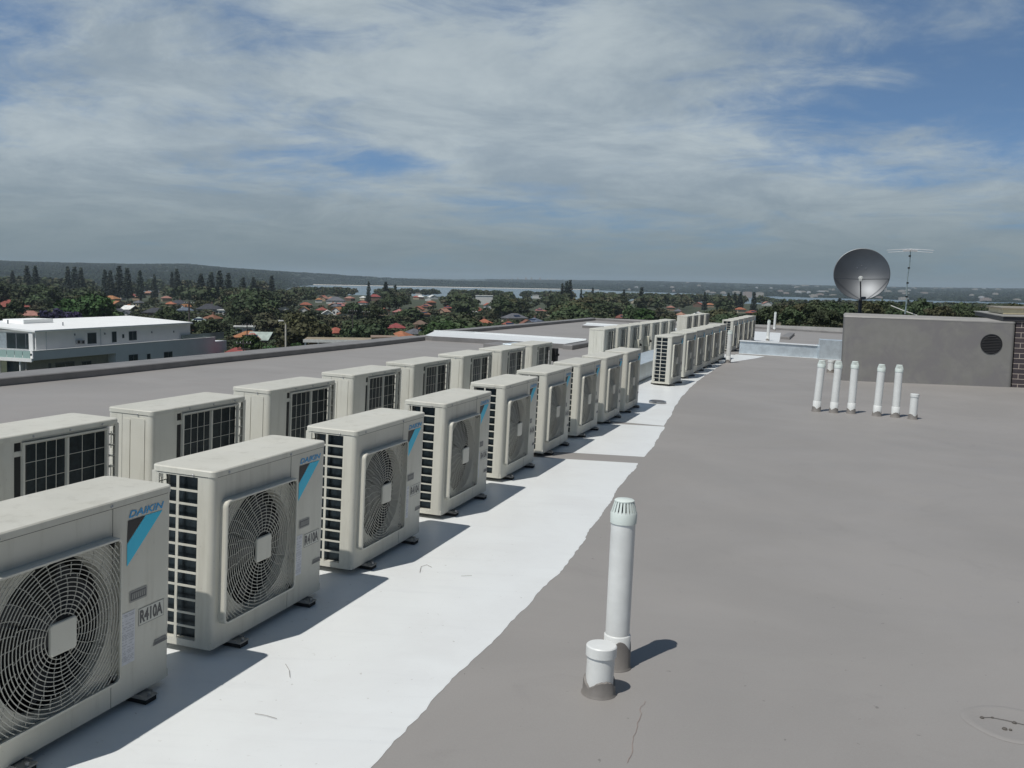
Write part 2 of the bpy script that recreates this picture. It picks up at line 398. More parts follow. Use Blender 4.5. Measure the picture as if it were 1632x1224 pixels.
# ------------------------------------------------------------------ outdoor units
UW, UD, UH = 0.935, 0.309, 0.77
def rounded(x0, x1, y0, y1, r, k=5, corners=(1, 1, 1, 1)):
    out = []
    for ci, (cx, cy, a0) in enumerate(((x0 + r, y0 + r, 180), (x1 - r, y0 + r, 270), (x1 - r, y1 - r, 0), (x0 + r, y1 - r, 90))):
        if not corners[ci]:
            out.append(((x0, y0), (x1, y0), (x1, y1), (x0, y1))[ci]); continue
        for j in range(k + 1):
            a = R(a0 + 90*j/k); out.append((cx + r*math.cos(a), cy + r*math.sin(a)))
    return out
def make_unit():
    t = thing('outdoor_unit', 'unit', 'air conditioner')
    HZ = UH - 0.026; r = 0.026
    # cabinet: front with a round fan opening, rounded corners, end panel, back panel, posts, base
    mb = MB(); cx, cz, fr = 0.335, 0.37, 0.262
    K = 64; rect = (r, UW - r, 0.0, HZ); angs = sorted(set([2*math.pi*i/K for i in range(K)] + [math.atan2(z - cz, x - cx) % (2*math.pi) for x in rect[:2] for z in rect[2:]]))
    vs = []; 
    for a in angs:
        c_, s_ = math.cos(a), math.sin(a)
        tt = min(((rect[1] - cx)/c_ if c_ > 1e-9 else (rect[0] - cx)/c_ if c_ < -1e-9 else 9), ((rect[3] - cz)/s_ if s_ > 1e-9 else (rect[2] - cz)/s_ if s_ < -1e-9 else 9))
        vs += [(cx + fr*c_, 0, cz + fr*s_), (cx + tt*c_, 0, cz + tt*s_), (cx + fr*c_, 0.05, cz + fr*s_)]
    n = len(angs); fs = []
    for i in range(n):
        j = (i + 1) % n; fs += [(3*i, 3*i + 1, 3*j + 1, 3*j), (3*i, 3*j, 3*j + 2, 3*i + 2)]
    mb.add(vs, fs)
    def wall(path):
        k = len(path); mb.add([(x, y, 0) for x, y in path] + [(x, y, HZ) for x, y in path], [(i, i + 1, k + i + 1, k + i) for i in range(k - 1)], 0, True)
    wall([(r + r*math.cos(R(a)), r + r*math.sin(R(a))) for a in (180, 198, 216, 234, 252, 270)])
    wall([(UW - r + r*math.cos(R(a)), r + r*math.sin(R(a))) for a in (270, 288, 306, 324, 342, 360)])
    wall([(UW, r), (UW, UD - r)])
    wall([(UW - r + r*math.cos(R(a)), UD - r + r*math.sin(R(a))) for a in (0, 18, 36, 54, 72, 90)])
    wall([(UW - r, UD), (UW - 0.221, UD)]); wall([(UW - 0.221, UD), (UW - 0.221, UD - 0.03)])
    mb.box(UW - 0.268, UW - 0.222, UD - 0.006, UD - 0.001, 0.665, 0.69)                 # little bar across the pipe slot
    mb.box(0, 0.026, UD - 0.004, UD, 0, HZ); mb.box(0.0, 0.004, UD - 0.026, UD - 0.0045, 0, HZ)  # rear corner post
    mb.box(0.027, UW - 0.2215, UD - 0.012, UD - 0.001, HZ - 0.012, HZ - 0.001)            # rear top rail
    mb.box(0.004, UW - 0.004, 0.004, UD - 0.004, 0.0, 0.030)                               # base pan
    mb.build('cabinet', PAINT, t)
    # seams are narrow dark gaps on the skin
    mb = MB(); mb.box(0.604, 0.6055, -0.0012, 0.0, 0.0, HZ); mb.box(r, UW - r, -0.0012, 0, HZ - 0.0035, HZ - 0.0005)
    mb.box(UW, UW + 0.001, 0.10, 0.1016, 0.0, HZ); mb.box(-0.001, 0, 0.03, UD - .03, HZ - 0.0035, HZ - 0.0005); mb.box(UW, UW + .001, 0.03, UD - .03, HZ - 0.0035, HZ - 0.0005)
    mb.build('panel_seam', mat('seam_shadow_gap', (0.17, 0.17, 0.155), 0.6), t)
    # interior: dark liner and coil
    mb = MB(); mb.lathe([(fr - 0.001, 0.0), (fr - 0.002, 0.12), (0.01, 0.125)], 40, mi=0)
    mb.v = [(x + cx, z_ + 0.048, y + cz) for x, y, z_ in mb.v]
    mb.box(0.60, 0.604, 0.01, UD - 0.035, 0.031, HZ - .01)
    mb.box(0.605, UW - 0.225, UD - 0.05, UD - 0.03, 0.031, HZ - .013)
    mb.build('fan_shroud', DARK, t)
    mb = MB(); out = [(0.030, 0.060), (0.048, 0.060), (0.048, UD - 0.085), (0.075, UD - 0.058), (0.60, UD - 0.058), (0.60, UD - 0.036), (0.062, UD - 0.036), (0.030, UD - 0.07)]
    mb.prism(out, 0.032, HZ - 0.013); mb.build('coil', COIL, t)
    mb = MB()
    for k in range(3):
        a0 = R(120*k + 20); vs = []; m_ = 7
        for i in range(m_):
            rr = 0.06 + 0.19*i/(m_ - 1); sw = 0.35*i/(m_ - 1)
            for w, yy in ((-0.34, 0.045), (0.34, 0.10)):
                a = a0 + sw + w*(0.7 + .5*i/(m_ - 1)); vs.append((cx + rr*math.cos(a), yy, cz + rr*math.sin(a)))
        mb.add(vs, [(2*i, 2*i + 1, 2*i + 3, 2*i + 2) for i in range(m_ - 1)], 0, True)
    l2 = MB().lathe([(0.0, 0.0), (0.06, 0.0), (0.062, 0.06), (0, 0.06)], 20)
    mb.add([(x + cx, z_ + 0.045, y + cz) for x, y, z_ in l2.v], l2.f)
    mb.build('fan', FANM, t)
    # lid with pressed rim, corner screws
    mb = MB(); mb.prism(rounded(-0.003, UW + 0.003, -0.004, UD + 0.004, 0.03, 6), HZ, UH, 0.0045)
    smooth_by_angle(mb.build('lid', PAINT, t), 40)
    for p_ in ((0.10, -0.0045, HZ + 0.008), (0.595, -0.0045, HZ + 0.008), (-0.0035, 0.10, HZ + 0.001), (UW + 0.0035, UD - 0.10, HZ + 0.001), (0.13, UD + 0.0045, HZ + 0.007), (0.36, UD + 0.0045, HZ + 0.007), (0.60, UD + 0.0045, HZ + 0.007)):
        MB().add(*sphere(p_, 0.006)).build('screw', STEEL, t)
    # side air grid, two columns of twelve openings
    mb = MB(); T = 0.004
    mb.box(0, T, r, 0.079, 0, HZ); mb.box(0, T, 0.172, 0.185, 0, HZ); mb.box(0, T, 0.274, UD - 0.0265, 0, HZ)
    zs = [0.030 + 0.0588*i for i in range(13)]
    for y0, y1 in ((0.0791, 0.1719), (0.1851, 0.2739)):
        mb.box(0.0002, T, y0, y1, 0, 0.030); mb.box(0.0002, T, y0, y1, 0.7355, HZ)
        for z in zs[1:12]: mb.box(-0.0006, T, y0, y1, z - 0.0045, z + 0.0045)
    mb.build('side_grid', PAINT, t)
    # coil guard on the back
    mb = MB(); yb = UD + 0.003; g0, g1 = 0.087, UW - 0.268; z0, z1 = 0.05, HZ - 0.014
    fr_ = lambda a, b, c, d: mb.box(a, b, UD - 0.008, yb + 0.006, c, d)
    fr_(g0, g0 + 0.012, z0, z1); fr_(g1 - 0.012, g1, z0, z1); fr_(g0 + 0.0121, g1 - 0.0121, z1 - 0.010, z1 - .001); fr_(g0 + 0.0121, g1 - 0.0121, z0, z0 + 0.010)
    fr_(0.371, 0.383, z0 + 0.0141, z1 - 0.0141)
    for x in (0.18, 0.272, 0.45, 0.515, 0.58): mb.tube([(x, yb - .002, z0 + 0.014), (x, yb - .002, z1 - 0.014)], 0.0015, 4)
    for z in (0.715, 0.626, 0.538, 0.45, 0.362, 0.274, 0.186, 0.098): mb.tube([(g0 + .016, yb - .006, z), (g1 - .016, yb - .006, z)], 0.0015, 4)
    for z in (0.69, 0.63, 0.57, 0.51, 0.45, 0.39, 0.33): mb.tube([(0.026, UD - 0.006, z), (g0, UD - 0.006, z)], 0.003, 4)
    for z in (0.66, 0.48): mb.tube([(0.055, UD - 0.003, z - .045), (0.055, UD - 0.003, z + .045)], 0.003, 4)
    mb.build('coil_guard', PAINT, t)
    # fan grille: rim, rings, swirling spokes, hub plate
    mb = MB(); x0, x1, z0, z1 = 0.048, 0.624, 0.098, 0.642; rr = 0.03; yf = -0.034
    outl = rounded(x0, x1, z0, z1, rr, 5); inn = rounded(x0 + 0.011, x1 - 0.011, z0 + 0.011, z1 - 0.011, rr - 0.011, 5); k = len(outl)
    vs = [(x, 0, z) for x, z in outl] + [(x, yf + .005, z) for x, z in outl] + [(x + (.004 if x < .3 else -.004)*0, yf, z) for x, z in rounded(x0 + .004, x1 - .004, z0 + .004, z1 - .004, rr - .004, 5)] + [(x, yf, z) for x, z in inn] + [(x, yf + 0.008, z) for x, z in inn]
    fs = []
    for q in range(4):
        for i in range(k): j = (i + 1) % k; fs.append((q*k + i, q*k + j, (q + 1)*k + j, (q + 1)*k + i))
    mb.add(vs, fs); gr = mb.build('grille_rim', PAINT, t)
    mb = MB(); hx, hz_ = x1 - x0 - 0.02, z1 - z0 - 0.02
    def inside(x, z):
        dx, dz = abs(x - cx) - (hx/2 - .02), abs(z - cz) - (hz_/2 - .02)
        return (dx <= 0.02 and dz <= 0.02) and not (dx > 0 and dz > 0 and dx*dx + dz*dz > .0004)
    rad = 0.076
    while rad < 0.385:
        seg = []; KK = 88
        for i in range(KK + 1):
            a = 2*math.pi*i/KK; x, z = cx + rad*math.cos(a), cz + rad*math.sin(a)
            if inside(x, z): seg.append((x, yf + 0.007 - 0.004*(1 - rad/.38), z))
            else:
                if len(seg) > 1: mb.tube(seg, 0.0018, 4, caps=False)
                seg = []
        if len(seg) > 1: mb.tube(seg, 0.0018, 4, caps=False)
        rad += 0.0146
    def spoke(a0, r0, r1, sw):
        seg = []
        for i in range(9):
            q = i/8; rr_ = r0 + (r1 - r0)*q; a = a0 + sw*q*q; x, z = cx + rr_*math.cos(a), cz + rr_*math.sin(a)
            if inside(x, z): seg.append((x, yf + 0.010, z))
        if len(seg) > 1: mb.tube(seg, 0.0017, 4, caps=False)
    for i in range(24): spoke(2*math.pi*i/24, 0.07, 0.205, 0.16)
    for i in range(30): spoke(2*math.pi*(i + .5)/30, 0.198, 0.385, 0.34)
    for z in (z0 + 0.02, z1 - 0.025):
        for x in (x0 + 0.03, x1 - 0.03): mb.box(x - .004, x + .004, yf + .012, -0.001, z - .012, z + .012, 1)
    mb.build('fan_grille', [WIRE, BLACK], t)
    mb = MB(); hub = rounded(cx - 0.058, cx + 0.058, cz - 0.055, cz + 0.055, 0.01, 3); k = len(hub)
    mb.add([(x, yf + .006, z) for x, z in hub] + [(x, yf - .003, z) for x, z in hub] + [(cx + (x - cx)*.93, yf - .005, cz + (z - cz)*.93) for x, z in hub],
           [(q*k + i, q*k + (i + 1) % k, (q + 1)*k + (i + 1) % k, (q + 1)*k + i) for q in (0, 1) for i in range(k)] + [tuple(2*k + i for i in range(k))])
    mb.build('hub_plate', PAINT, t)
    # printed marks: maker's wordmark with black and blue triangle, refrigerant label, rating sheet, name plate
    e = -0.0016
    flat_text('DAIKIN', 0.688, 0.884, 0.6890, 0.715, e, 0.26, 0.022, BLUE, 'wordmark', t)
    mb = MB(); mb.plate([(0.6835, e, 0.681), (0.680, e, 0.599), (0.776, e, 0.681)], 1)
    mb.plate([(0.780, e, 0.681), (0.876, e, 0.681), (0.680, e, 0.510), (0.680, e, 0.5945)], 0)
    mb.build('triangle_emblem', [CYAN, BLACK], t)
    lab = MB(); lab.plate([(0.748, e + .0006, 0.262), (0.892, e + .0006, 0.262), (0.892, e + .0006, 0.328), (0.748, e + .0006, 0.328)])
    for a, b, c, d in ((.748, .892, .262, .2635), (.748, .892, .3265, .328), (.748, .7495, .2636, .3264), (.8905, .892, .2636, .3264)):
        lab.plate([(a, e, c), (b, e, c), (b, e, d), (a, e, d)], 1)
    lo = lab.build('refrigerant_label', [mat('label_ivory', (0.60, 0.60, 0.54), 0.4, var=.02), PRINT], t)
    flat_text('R410A', 0.755, 0.886, 0.270, 0.321, e, 0.0, 0.040, PRINT, 'lettering', lo)
    mb = MB(); mb.plate([(0.632, e, 0.138), (0.728, e, 0.138), (0.728, e, 0.336), (0.632, e, 0.336)])
    rs = random.Random(3); z = 0.328
    while z > 0.148:
        if rs.random() < .8:
            x = 0.640
            while x < 0.715:
                w = rs.uniform(.006, .03); mb.plate([(x, e - .0005, z - .0022), (min(x + w, .722), e - .0005, z - .0022), (min(x + w, .722), e - .0005, z), (x, e - .0005, z)], 1); x += w + rs.uniform(.003, .012)
        z -= rs.choice((.0058, .0058, .011))
    mb.build('rating_sheet', [PAPER, mat('fine_print', (0.36, 0.37, 0.40), 0.5)], t)
    mb = MB(); pl = rounded(0.696, 0.794, 0.366, 0.410, 0.006, 3); mb.plate([(x, e, z) for x, z in pl], 1)
    pl2 = rounded(0.702, 0.788, 0.372, 0.404, 0.003, 2); mb.plate([(x, e - .0005, z) for x, z in pl2], 0)
    for i in range(7): mb.plate([(0.708 + .011*i, e - .001, 0.378), (0.714 + .011*i, e - .001, 0.378), (0.717 + .011*i, e - .001, 0.399), (0.711 + .011*i, e - .001, 0.399)], 1)
    mb.build('name_plate', [PLATE, mat('plate_border', (0.30, 0.30, 0.28), 0.4)], t)
    mb = MB(); mb.plate([(0.832, e, 0.155), (0.918, e, 0.155), (0.908, e, 0.178), (0.842, e, 0.178)], 0)
    mb.plate([(0.840, e - .0006, 0.157), (0.910, e - .0006, 0.157), (0.903, e - .0006, 0.168), (0.846, e - .0006, 0.168)], 1)
    mb.build('handle_recess', [mat('recess_grey', (0.22, 0.22, 0.21), 0.6), PLATE], t)
    # service cover on the right end
    mb = MB()
    for y0, y1, z0, z1 in ((0.105, UD - 0.152, 0.06, 0.715), (UD - 0.146, UD - 0.051, 0.10, 0.722)):
        o_ = rounded(y0, y1, z0, z1, 0.008, 3); k = len(o_)
        mb.add([(UW, y, z) for y, z in o_] + [(UW + .004, y, z) for y, z in o_], [(i, (i + 1) % k, k + (i + 1) % k, k + i) for i in range(k)] + [tuple(k + i for i in range(k))])
    mb.build('service_cover', PAINT, t)
    for x in (0.175, 0.765):
        mb = MB(); mb.box(x - .034, x + .034, -0.052, UD + 0.048, -0.012, -0.006); mb.box(x - .034, x - .030, -0.030, UD + 0.03, -0.006, 0.002); mb.box(x + .030, x + .034, -0.030, UD + 0.03, -0.006, 0.002)
        mb.box(x - .030, x + .030, -0.050, UD + 0.046, -0.030, -0.0125, 1)
        mb.tube([(x, -0.040, -0.006), (x, -0.040, 0.006)], 0.007, 6, 2)
        mb.build('foot', [FOOT, RUBBER, STEEL], t)
    return t
def sphere(c, r, k=8, h=5):
    vs = []; fs = []
    for i in range(h + 1):
        a = math.pi*i/h
        for j in range(k): q = 2*math.pi*j/k; vs.append((c[0] + r*math.sin(a)*math.cos(q), c[1] + r*math.sin(a)*math.sin(q), c[2] + r*math.cos(a)))
    for i in range(h):
        for j in range(k): fs.append((i*k + j, i*k + (j + 1) % k, (i + 1)*k + (j + 1) % k, (i + 1)*k + j))
    return vs, fs, 0, True

ORD = ['first', 'second', 'third', 'fourth', 'fifth', 'sixth', 'seventh', 'eighth', 'ninth']
rows = []
ROWA = [(2.189, 2.439), (3.401, 2.445), (4.689, 2.454), (6.077, 2.501), (7.480, 2.552), (8.813, 2.588), (10.060, 2.583), (11.285, 2.578), (12.469, 2.569)]
for i, (a, b) in enumerate(ROWA):
    lab = ['beige outdoor unit nearest the camera, its fan grille cut by the left picture edge', 'second outdoor unit of the near front row, fan grille and side air grid in view'][i] if i < 2 else \
          '%s outdoor unit from the camera in the near front row beside the white coating' % ORD[i] if i < 8 else 'last outdoor unit of the near front row, just before the round drain cover'
    rows.append((a, b, 0, 1.0, lab, 'outdoor units of the near front row'))
ROWB = [(3.368, 3.685), (4.597, 3.705), (5.894, 3.743), (7.238, 3.797), (8.561, 3.837), (9.915, 3.859), (11.169, 3.847), (12.482, 3.860)]
for i, (a, b) in enumerate(ROWB):
    lab = 'outdoor unit cut by the left picture edge in the near back row' if i == 0 else \
          'last outdoor unit of the near back row, dark switch box on its far end' if i == 7 else '%s outdoor unit from the left in the near back row' % ORD[i]
    rows.append((a + UW, b + UD, math.pi, 1.0, lab, 'outdoor units of the near back row'))
ROWC = [(16.52, 2.645), (18.12, 2.64), (19.52, 2.64), (20.86, 2.64), (22.22, 2.64), (23.58, 2.64)]
for i, (a, b) in enumerate(ROWC):
    lab = 'unit at the near end of the second front row, whole side air grid showing' if i == 0 else \
          'last outdoor unit of the second front row, behind the lone vent pipe' if i == 5 else '%s outdoor unit of the second front row past the drain cover' % ORD[i]
    rows.append((a, b, -0.06, 1.06, lab, 'outdoor units of the second front row'))
ROWE = [(18.02, 4.15), (19.22, 4.15), (20.46, 4.15), (21.74, 4.15), (23.02, 4.15), (24.30, 4.15), (25.58, 4.15)]
for i, (a, b) in enumerate(ROWE):
    lab = 'unit at the near end of the second back row, plain end panel showing' if i == 0 else \
          'last outdoor unit of the second back row' if i == 6 else '%s outdoor unit of the second back row behind the metal duct' % ORD[i]
    rows.append((a + UW, b + UD, math.pi, 1.02, lab, 'outdoor units of the second back row'))
for i in range(5):
    lab = 'nearest outdoor unit of the farthest front row, behind the galvanised cross duct' if i == 0 else 'last outdoor unit of the farthest front row beside the far white patch' if i == 4 else \
          '%s outdoor unit of the farthest front row behind the galvanised cross duct' % ORD[i]
    rows.append((27.5 + 1.56*i, 2.72, -0.05, 1.08, lab, 'outdoor units of the farthest front row'))
for i in range(4):
    lab = 'nearest outdoor unit of the farthest back row, its tall end panel in view' if i == 0 else 'last outdoor unit of the farthest back row against the trees' if i == 3 else \
          '%s outdoor unit of the farthest back row' % ORD[i]
    rows.append((29.0 + 1.42*i + UW, 4.20 + UD, math.pi, 1.07, lab, 'outdoor units of the farthest back row'))
unit0 = make_unit(); index_kids(unit0)
jit = random.Random(5)
for i, (a, b, yaw, zs_, lab, grp) in enumerate(rows):
    mw = roof_matrix(a, b, 0.034, yaw + jit.uniform(-.006, .006)*(i > 1)) @ Matrix.Diagonal((1, 1, zs_, 1))
    if i == 0: unit0.matrix_world = mw; unit0['label'] = lab; unit0['group'] = grp
    else: copy_tree(unit0, lab, mw, grp)

# ------------------------------------------------------------------ vent pipes
SEAL = mat('pipe_flashing', (0.22, 0.205, 0.19), 0.6, var=.1, scale=12)
def pipe(label, h, r=0.053, capped=False, group=None, tilt=(0, 0), pos=None, seal_h=0.075):
    t = thing('vent_pipe', label, 'vent pipe', group=group); rs = random.Random(int(h*1000) + len(label)); k = 28
    mb = MB(); mb.lathe([(r, 0.0), (r, h - (0.05 if not capped else 0.02))], k); mb.build('pipe', PVC, t)
    if not capped:
        mb = MB(); c = r + 0.0042; mb.lathe([(r, 0.035), (c, 0.037), (c + .001, 0.145), (c - .002, 0.149), (r, 0.150)], k); mb.build('socket', PVC, t)
        c = r + 0.0040; z0 = h - 0.105; mb = MB(); mb.lathe([(r, z0), (c, z0 + .002), (c + .001, z0 + 0.046), (c - .001, z0 + 0.050)], k)
        n = 20; ra, rb = c - .001, r*0.80
        for i in range(n):
            a = 2*math.pi*i/n; da = math.pi/n*0.95
            vs = []
            for rr_, z in ((ra, z0 + 0.049), (rb, z0 + 0.097)):
                for q in (a - da/1.5, a + da/1.5):
                    for w in (0, -0.006): vs.append(((rr_ + w)*math.cos(q), (rr_ + w)*math.sin(q), z))
            mb.add(vs, [(0, 2, 6, 4), (1, 5, 7, 3), (0, 4, 5, 1), (2, 3, 7, 6)])
        mb.lathe([(rb + .001, z0 + .096), (rb + .001, z0 + .101), (rb - .004, z0 + .105), (0.0, z0 + .106)], k)
        mb.lathe([(rb - .012, z0 + .094), (0.0, z0 + .094)], k)
        mb.build('cowl', COWL, t)
        mb = MB(); mb.lathe([(rb*0.72, z0 + .03), (rb*0.66, z0 + .0935)], 16); mb.build('cowl_dark_inside', DARK, t)  # dark sleeve standing in for the shade inside the hollow cowl
    else:
        mb = MB(); c = r + 0.006; mb.lathe([(r, h - 0.045), (c, h - 0.043), (c, h - 0.004), (c - .004, h), (0, h + .001)], k); mb.build('cap', PVC, t)
    mb = MB(); vs = []; K = 36; fs = []
    hs = [seal_h*(0.55 + 0.45*abs(math.sin(i*math.pi*3/K + 1.0))) + rs.uniform(-.004, .004) for i in range(K)]
    for i in range(K):
        a = 2*math.pi*i/K
        for rr_, z in ((r + .016, 0.0012), (r + .0105, 0.010), (r + .009, hs[i] - .003), (r + .0005, hs[i])): vs.append((rr_*math.cos(a), rr_*math.sin(a), z))
    for i in range(K):
        j = (i + 1) % K
        for q in range(3): fs.append((4*i + q, 4*j + q, 4*j + q + 1, 4*i + q + 1))
    mb.add(vs, fs, 0, True); mb.build('flashing', SEAL, t)
    a, b = pos
    t.matrix_world = roof_matrix(a, b, 0.0) @ Matrix.Rotation(tilt[0], 4, 'X') @ Matrix.Rotation(tilt[1], 4, 'Y') @ Matrix.Rotation(rs.uniform(0, 6), 4, 'Z')
    return t
def dn(x, y): p = np.array([x, y]); return float(p @ DV), float(p @ NV)
pipe('tall white vent pipe with slotted cowl standing alone in the foreground', 0.748, pos=dn(0.478, 4.150), seal_h=0.13, tilt=(-0.014, 0))
pipe('short white capped pipe stub in the foreground beside the tall vent pipe', 0.205, 0.057, True, pos=dn(0.378, 3.860), seal_h=0.07)
PP = [(14.76, 0.22), (14.80, -0.02), (14.90, -0.26), (14.87, -0.61), (14.92, -0.86), (14.88, -1.09)]
nm = ['leftmost of the five tall white vent pipes before the grey plant wall', 'second tall white vent pipe from the left before the grey plant wall', 'tall white vent pipe in the middle of the five before the grey wall',
      'fourth tall white vent pipe from the left, just after the wide gap', 'rightmost of the five tall white vent pipes, beside the short stub']
for i, (a, b) in enumerate(PP[:5]): pipe(nm[i], 0.745 + .006*(i % 3), pos=(a, b), group='tall vent pipes before the grey wall', tilt=((.030, .016, -.004, .010, -.006)[i], 0.008*(1 - i % 2)))
pipe('short white capped pipe at the right end of the line of vent pipes', 0.36, 0.054, True, pos=PP[5])
pipe('white vent pipe standing at the far end of the second front row of units', 0.76, pos=(23.25, 2.37))
pipe('white vent pipe on the far white patch beyond the galvanised duct', 0.73, pos=(35.54, 2.28))
pipe('farthest white vent pipe, near the far roof kerb', 0.84, pos=(45.6, 2.66))
pipe('low white pipe end behind the two leftmost tall vent pipes', 0.27, 0.07, True, pos=(22.6, 0.08))

# ------------------------------------------------------------------ ducts, boxes and small things on the roof
def ductbox(mb, quad, z0, z1, mi=0):
    out = [tuple(DV*a + NV*b) for a, b in quad]
    ar = sum(out[i][0]*out[(i+1) % 4][1] - out[(i+1) % 4][0]*out[i][1] for i in range(4))
    mb.prism(out if ar > 0 else out[::-1], z0, z1, 0.004, mi)
FLANGE = mat('bright_flange', (.78, .80, .80), .35, metal=.1, var=.06)
def duct(label, quads, cat='duct', name='metal_duct'):
    t = thing(name, label, cat, ROOF4)
    for nm_, q, z0, z1 in quads:
        mb = MB(); ductbox(mb, q, z0, z1); mb.build(nm_, FLANGE if 'flange' in nm_ else GALV, t)
    return t
duct('long galvanised cross duct running from the unit rows to the grey plant wall', [
    ('casing', [(26.94, 2.46), (27.25, 0.42), (27.6, 0.47), (27.3, 2.46)], 0.012, 0.338),
    ('top_flange', [(26.91, 2.48), (27.22, 0.42), (27.62, 0.47), (27.33, 2.48)], 0.339, 0.352),
    ('base_flange', [(26.86, 2.46), (27.17, 0.42), (27.245, 0.42), (26.935, 2.46)], 0.006, 0.016),
    ('end_joint', [(27.19, 0.46), (27.20, 0.415), (27.62, 0.465), (27.61, 0.51)], 0.012, 0.36)])
duct('taller galvanised box joining the cross duct to the grey plant wall', [
    ('casing', [(27.0, 0.40), (27.42, -0.9), (28.0, -0.75), (27.6, 0.45)], 0.012, 0.52),
    ('base_flange', [(26.95, 0.40), (27.37, -0.9), (27.415, -0.9), (26.995, 0.40)], 0.006, 0.02)], 'duct box', 'metal_duct_box')
duct('low galvanised pipe duct lying between the second front and back rows of units', [
    ('casing', [(13.75, 3.22), (26.2, 3.22), (26.2, 3.72), (13.75, 3.72)], 0.02, 0.30),
    ('cover', [(13.72, 3.19), (26.2, 3.19), (26.2, 3.75), (13.72, 3.75)], 0.301, 0.318)])
t = thing('roof_hatch', 'low dark edged hatch with a grey metal lid behind the near back row', 'roof hatch', ROOF4)
mb = MB(); ductbox(mb, [(21.85, 6.6), (22.9, 6.6), (22.9, 7.95), (21.85, 7.95)], 0.001, 0.105); mb.build('frame', KERBM, t)
mb = MB(); ductbox(mb, [(21.95, 6.7), (22.85, 6.7), (22.85, 7.5), (21.95, 7.5)], 0.106, 0.13); mb.build('lid', GALV, t)
IVB = mat('switch_box_ivory', (0.60, 0.58, 0.48), 0.45)
def switch(a, b, z, label, mt, s=1.0):
    t = thing('switch_box', label, 'isolator switch', roof_matrix(a, b, z), 'isolator switches on the units')
    mb = MB(); mb.prism(rounded(-.075*s, .075*s, -.05*s, .05*s, .012, 3), -.10*s, .10*s, .006); mb.build('box', mt, t)
    mb = MB(); mb.box(-.03*s, .03*s, -.062*s, -.0505*s, -.02*s, .03*s); mb.box(-.008*s, .008*s, -.085*s, -.0625*s, -.012*s, .02*s); mb.build('switch_knob', RUBBER, t)
    mb = MB(); mb.tube([(0, 0, -.10*s), (0, 0, -.22*s), (0.02, 0.04, -z + .02)], .011, 8); mb.build('conduit', mt, t)
switch(19.30, 4.085, 0.33, 'ivory switch box behind the second unit of the second back row', IVB)
switch(20.92, 4.085, 0.40, 'ivory switch box on the third unit of the second back row', IVB, 1.15)
switch(22.10, 4.085, 0.43, 'ivory switch box on the fourth unit of the second back row', IVB, 1.15)
switch(13.50, 3.85, 0.62, 'small dark switch box on the far end of the near back row', RUBBER, .9)
t = thing('drain_cover', 'round metal drain cover lying on the white coating in the gap between the rows', 'drain cover', roof_matrix(14.0, 2.40, 0.005))
mb = MB(); mb.lathe([(0.125, 0), (0.125, 0.022), (0.11, 0.03), (0.098, 0.022), (0.098, 0.004)], 28); mb.build('ring', STEEL, t)
mb = MB()
for i in range(-4, 5): hw = math.sqrt(max(0.0, .097**2 - (i*.021)**2)); mb.box(-hw, hw, i*.021 - .006, i*.021 + .006, 0.010, 0.022)
mb.build('grate', FOOT, t)
t = thing('roof_drain', 'sunken round drain patch with dark debris at the lower right corner of the roof', 'roof drain', ROOF4 @ Matrix.Translation((2.03, 3.765, 0)))
mb = MB(); mb.lathe([(0.185, 0.0008), (0.175, 0.003), (0.160, 0.0042), (0.146, 0.003), (0.135, 0.0012), (0.02, 0.001), (0, 0.001)], 40)
rs = random.Random(4); mb.v = [(x*(1 + .05*math.sin(3*math.atan2(y, x))), y*(1 + .05*math.sin(2*math.atan2(y, x) + 1)), z) for x, y, z in mb.v]; mb.build('patch', ROOFM, t)
mb = MB(); mb.tube([(-.10, .045, .004), (-.06, .05, .004), (-.01, .03, .004), (.05, -.005, .004), (.11, -.02, .004)], .0013, 5)
for x, y, r_ in ((-.10, .045, .009), (-.055, .05, .006), (.015, .012, .010), (-.055, -.05, .011), (-.035, -.056, .007)):
    vs, fs, a_, b_ = sphere((x, y, .004), r_, 7, 4); mb.add([(p[0], p[1], .002 + p[2]*.5) for p in vs], fs)
mb.build('debris', mat('dark_debris', (0.11, 0.10, 0.09), 0.8), t)
mb = MB(); rs = random.Random(2); pts = []
for i in range(19): q = i/18; pts.append((0.555 - .125*q + rs.uniform(-.007, .007), 3.80 - .52*q, 0))
vs = []; fs = []
for i, (x, y, z) in enumerate(pts): w = .0009 + .0007*rs.random(); vs += [(x - w, y, .0022), (x + w, y, .0022)]
mb.add(vs, [(2*i, 2*i + 1, 2*i + 3, 2*i + 2) for i in range(18)]); o = mb.build('roof_crack', mat('rusty_crack', (0.29, 0.235, 0.21), 0.7)); o.matrix_world = ROOF4; tag(o, kind='structure')
TW = mat('dry_twig', (0.30, 0.28, 0.25), 0.8)
def twig(pts_px, label, r=.0010):
    mb = MB(); P = []
    for px, py in pts_px:
        v = ROOF.T @ ray(px, py); c = ROOF.T @ np.array([0, 0, EYE]); P.append(c + v*((.006 - c[2])/v[2]))
    mb.tube(P, r, 5); o = mb.build('dry_twig', TW); o.matrix_world = ROOF4; tag(o, label, 'twig', 'bits of twig on the white coating')
twig([(406, 1137), (424, 1140), (441, 1145)], 'thin straight twig on the white coating near the bottom of the photo')
twig([(455, 1058), (461, 1068), (462, 1079)], 'short curved hair-like twig on the white coating beside the second unit')
twig([(669, 912), (671, 903), (680, 900), (688, 904)], 'small hooked twig on the white coating beside the third unit', .0012)
twig([(735, 918), (752, 917)], 'faint short twig on the white coating right of the third unit')

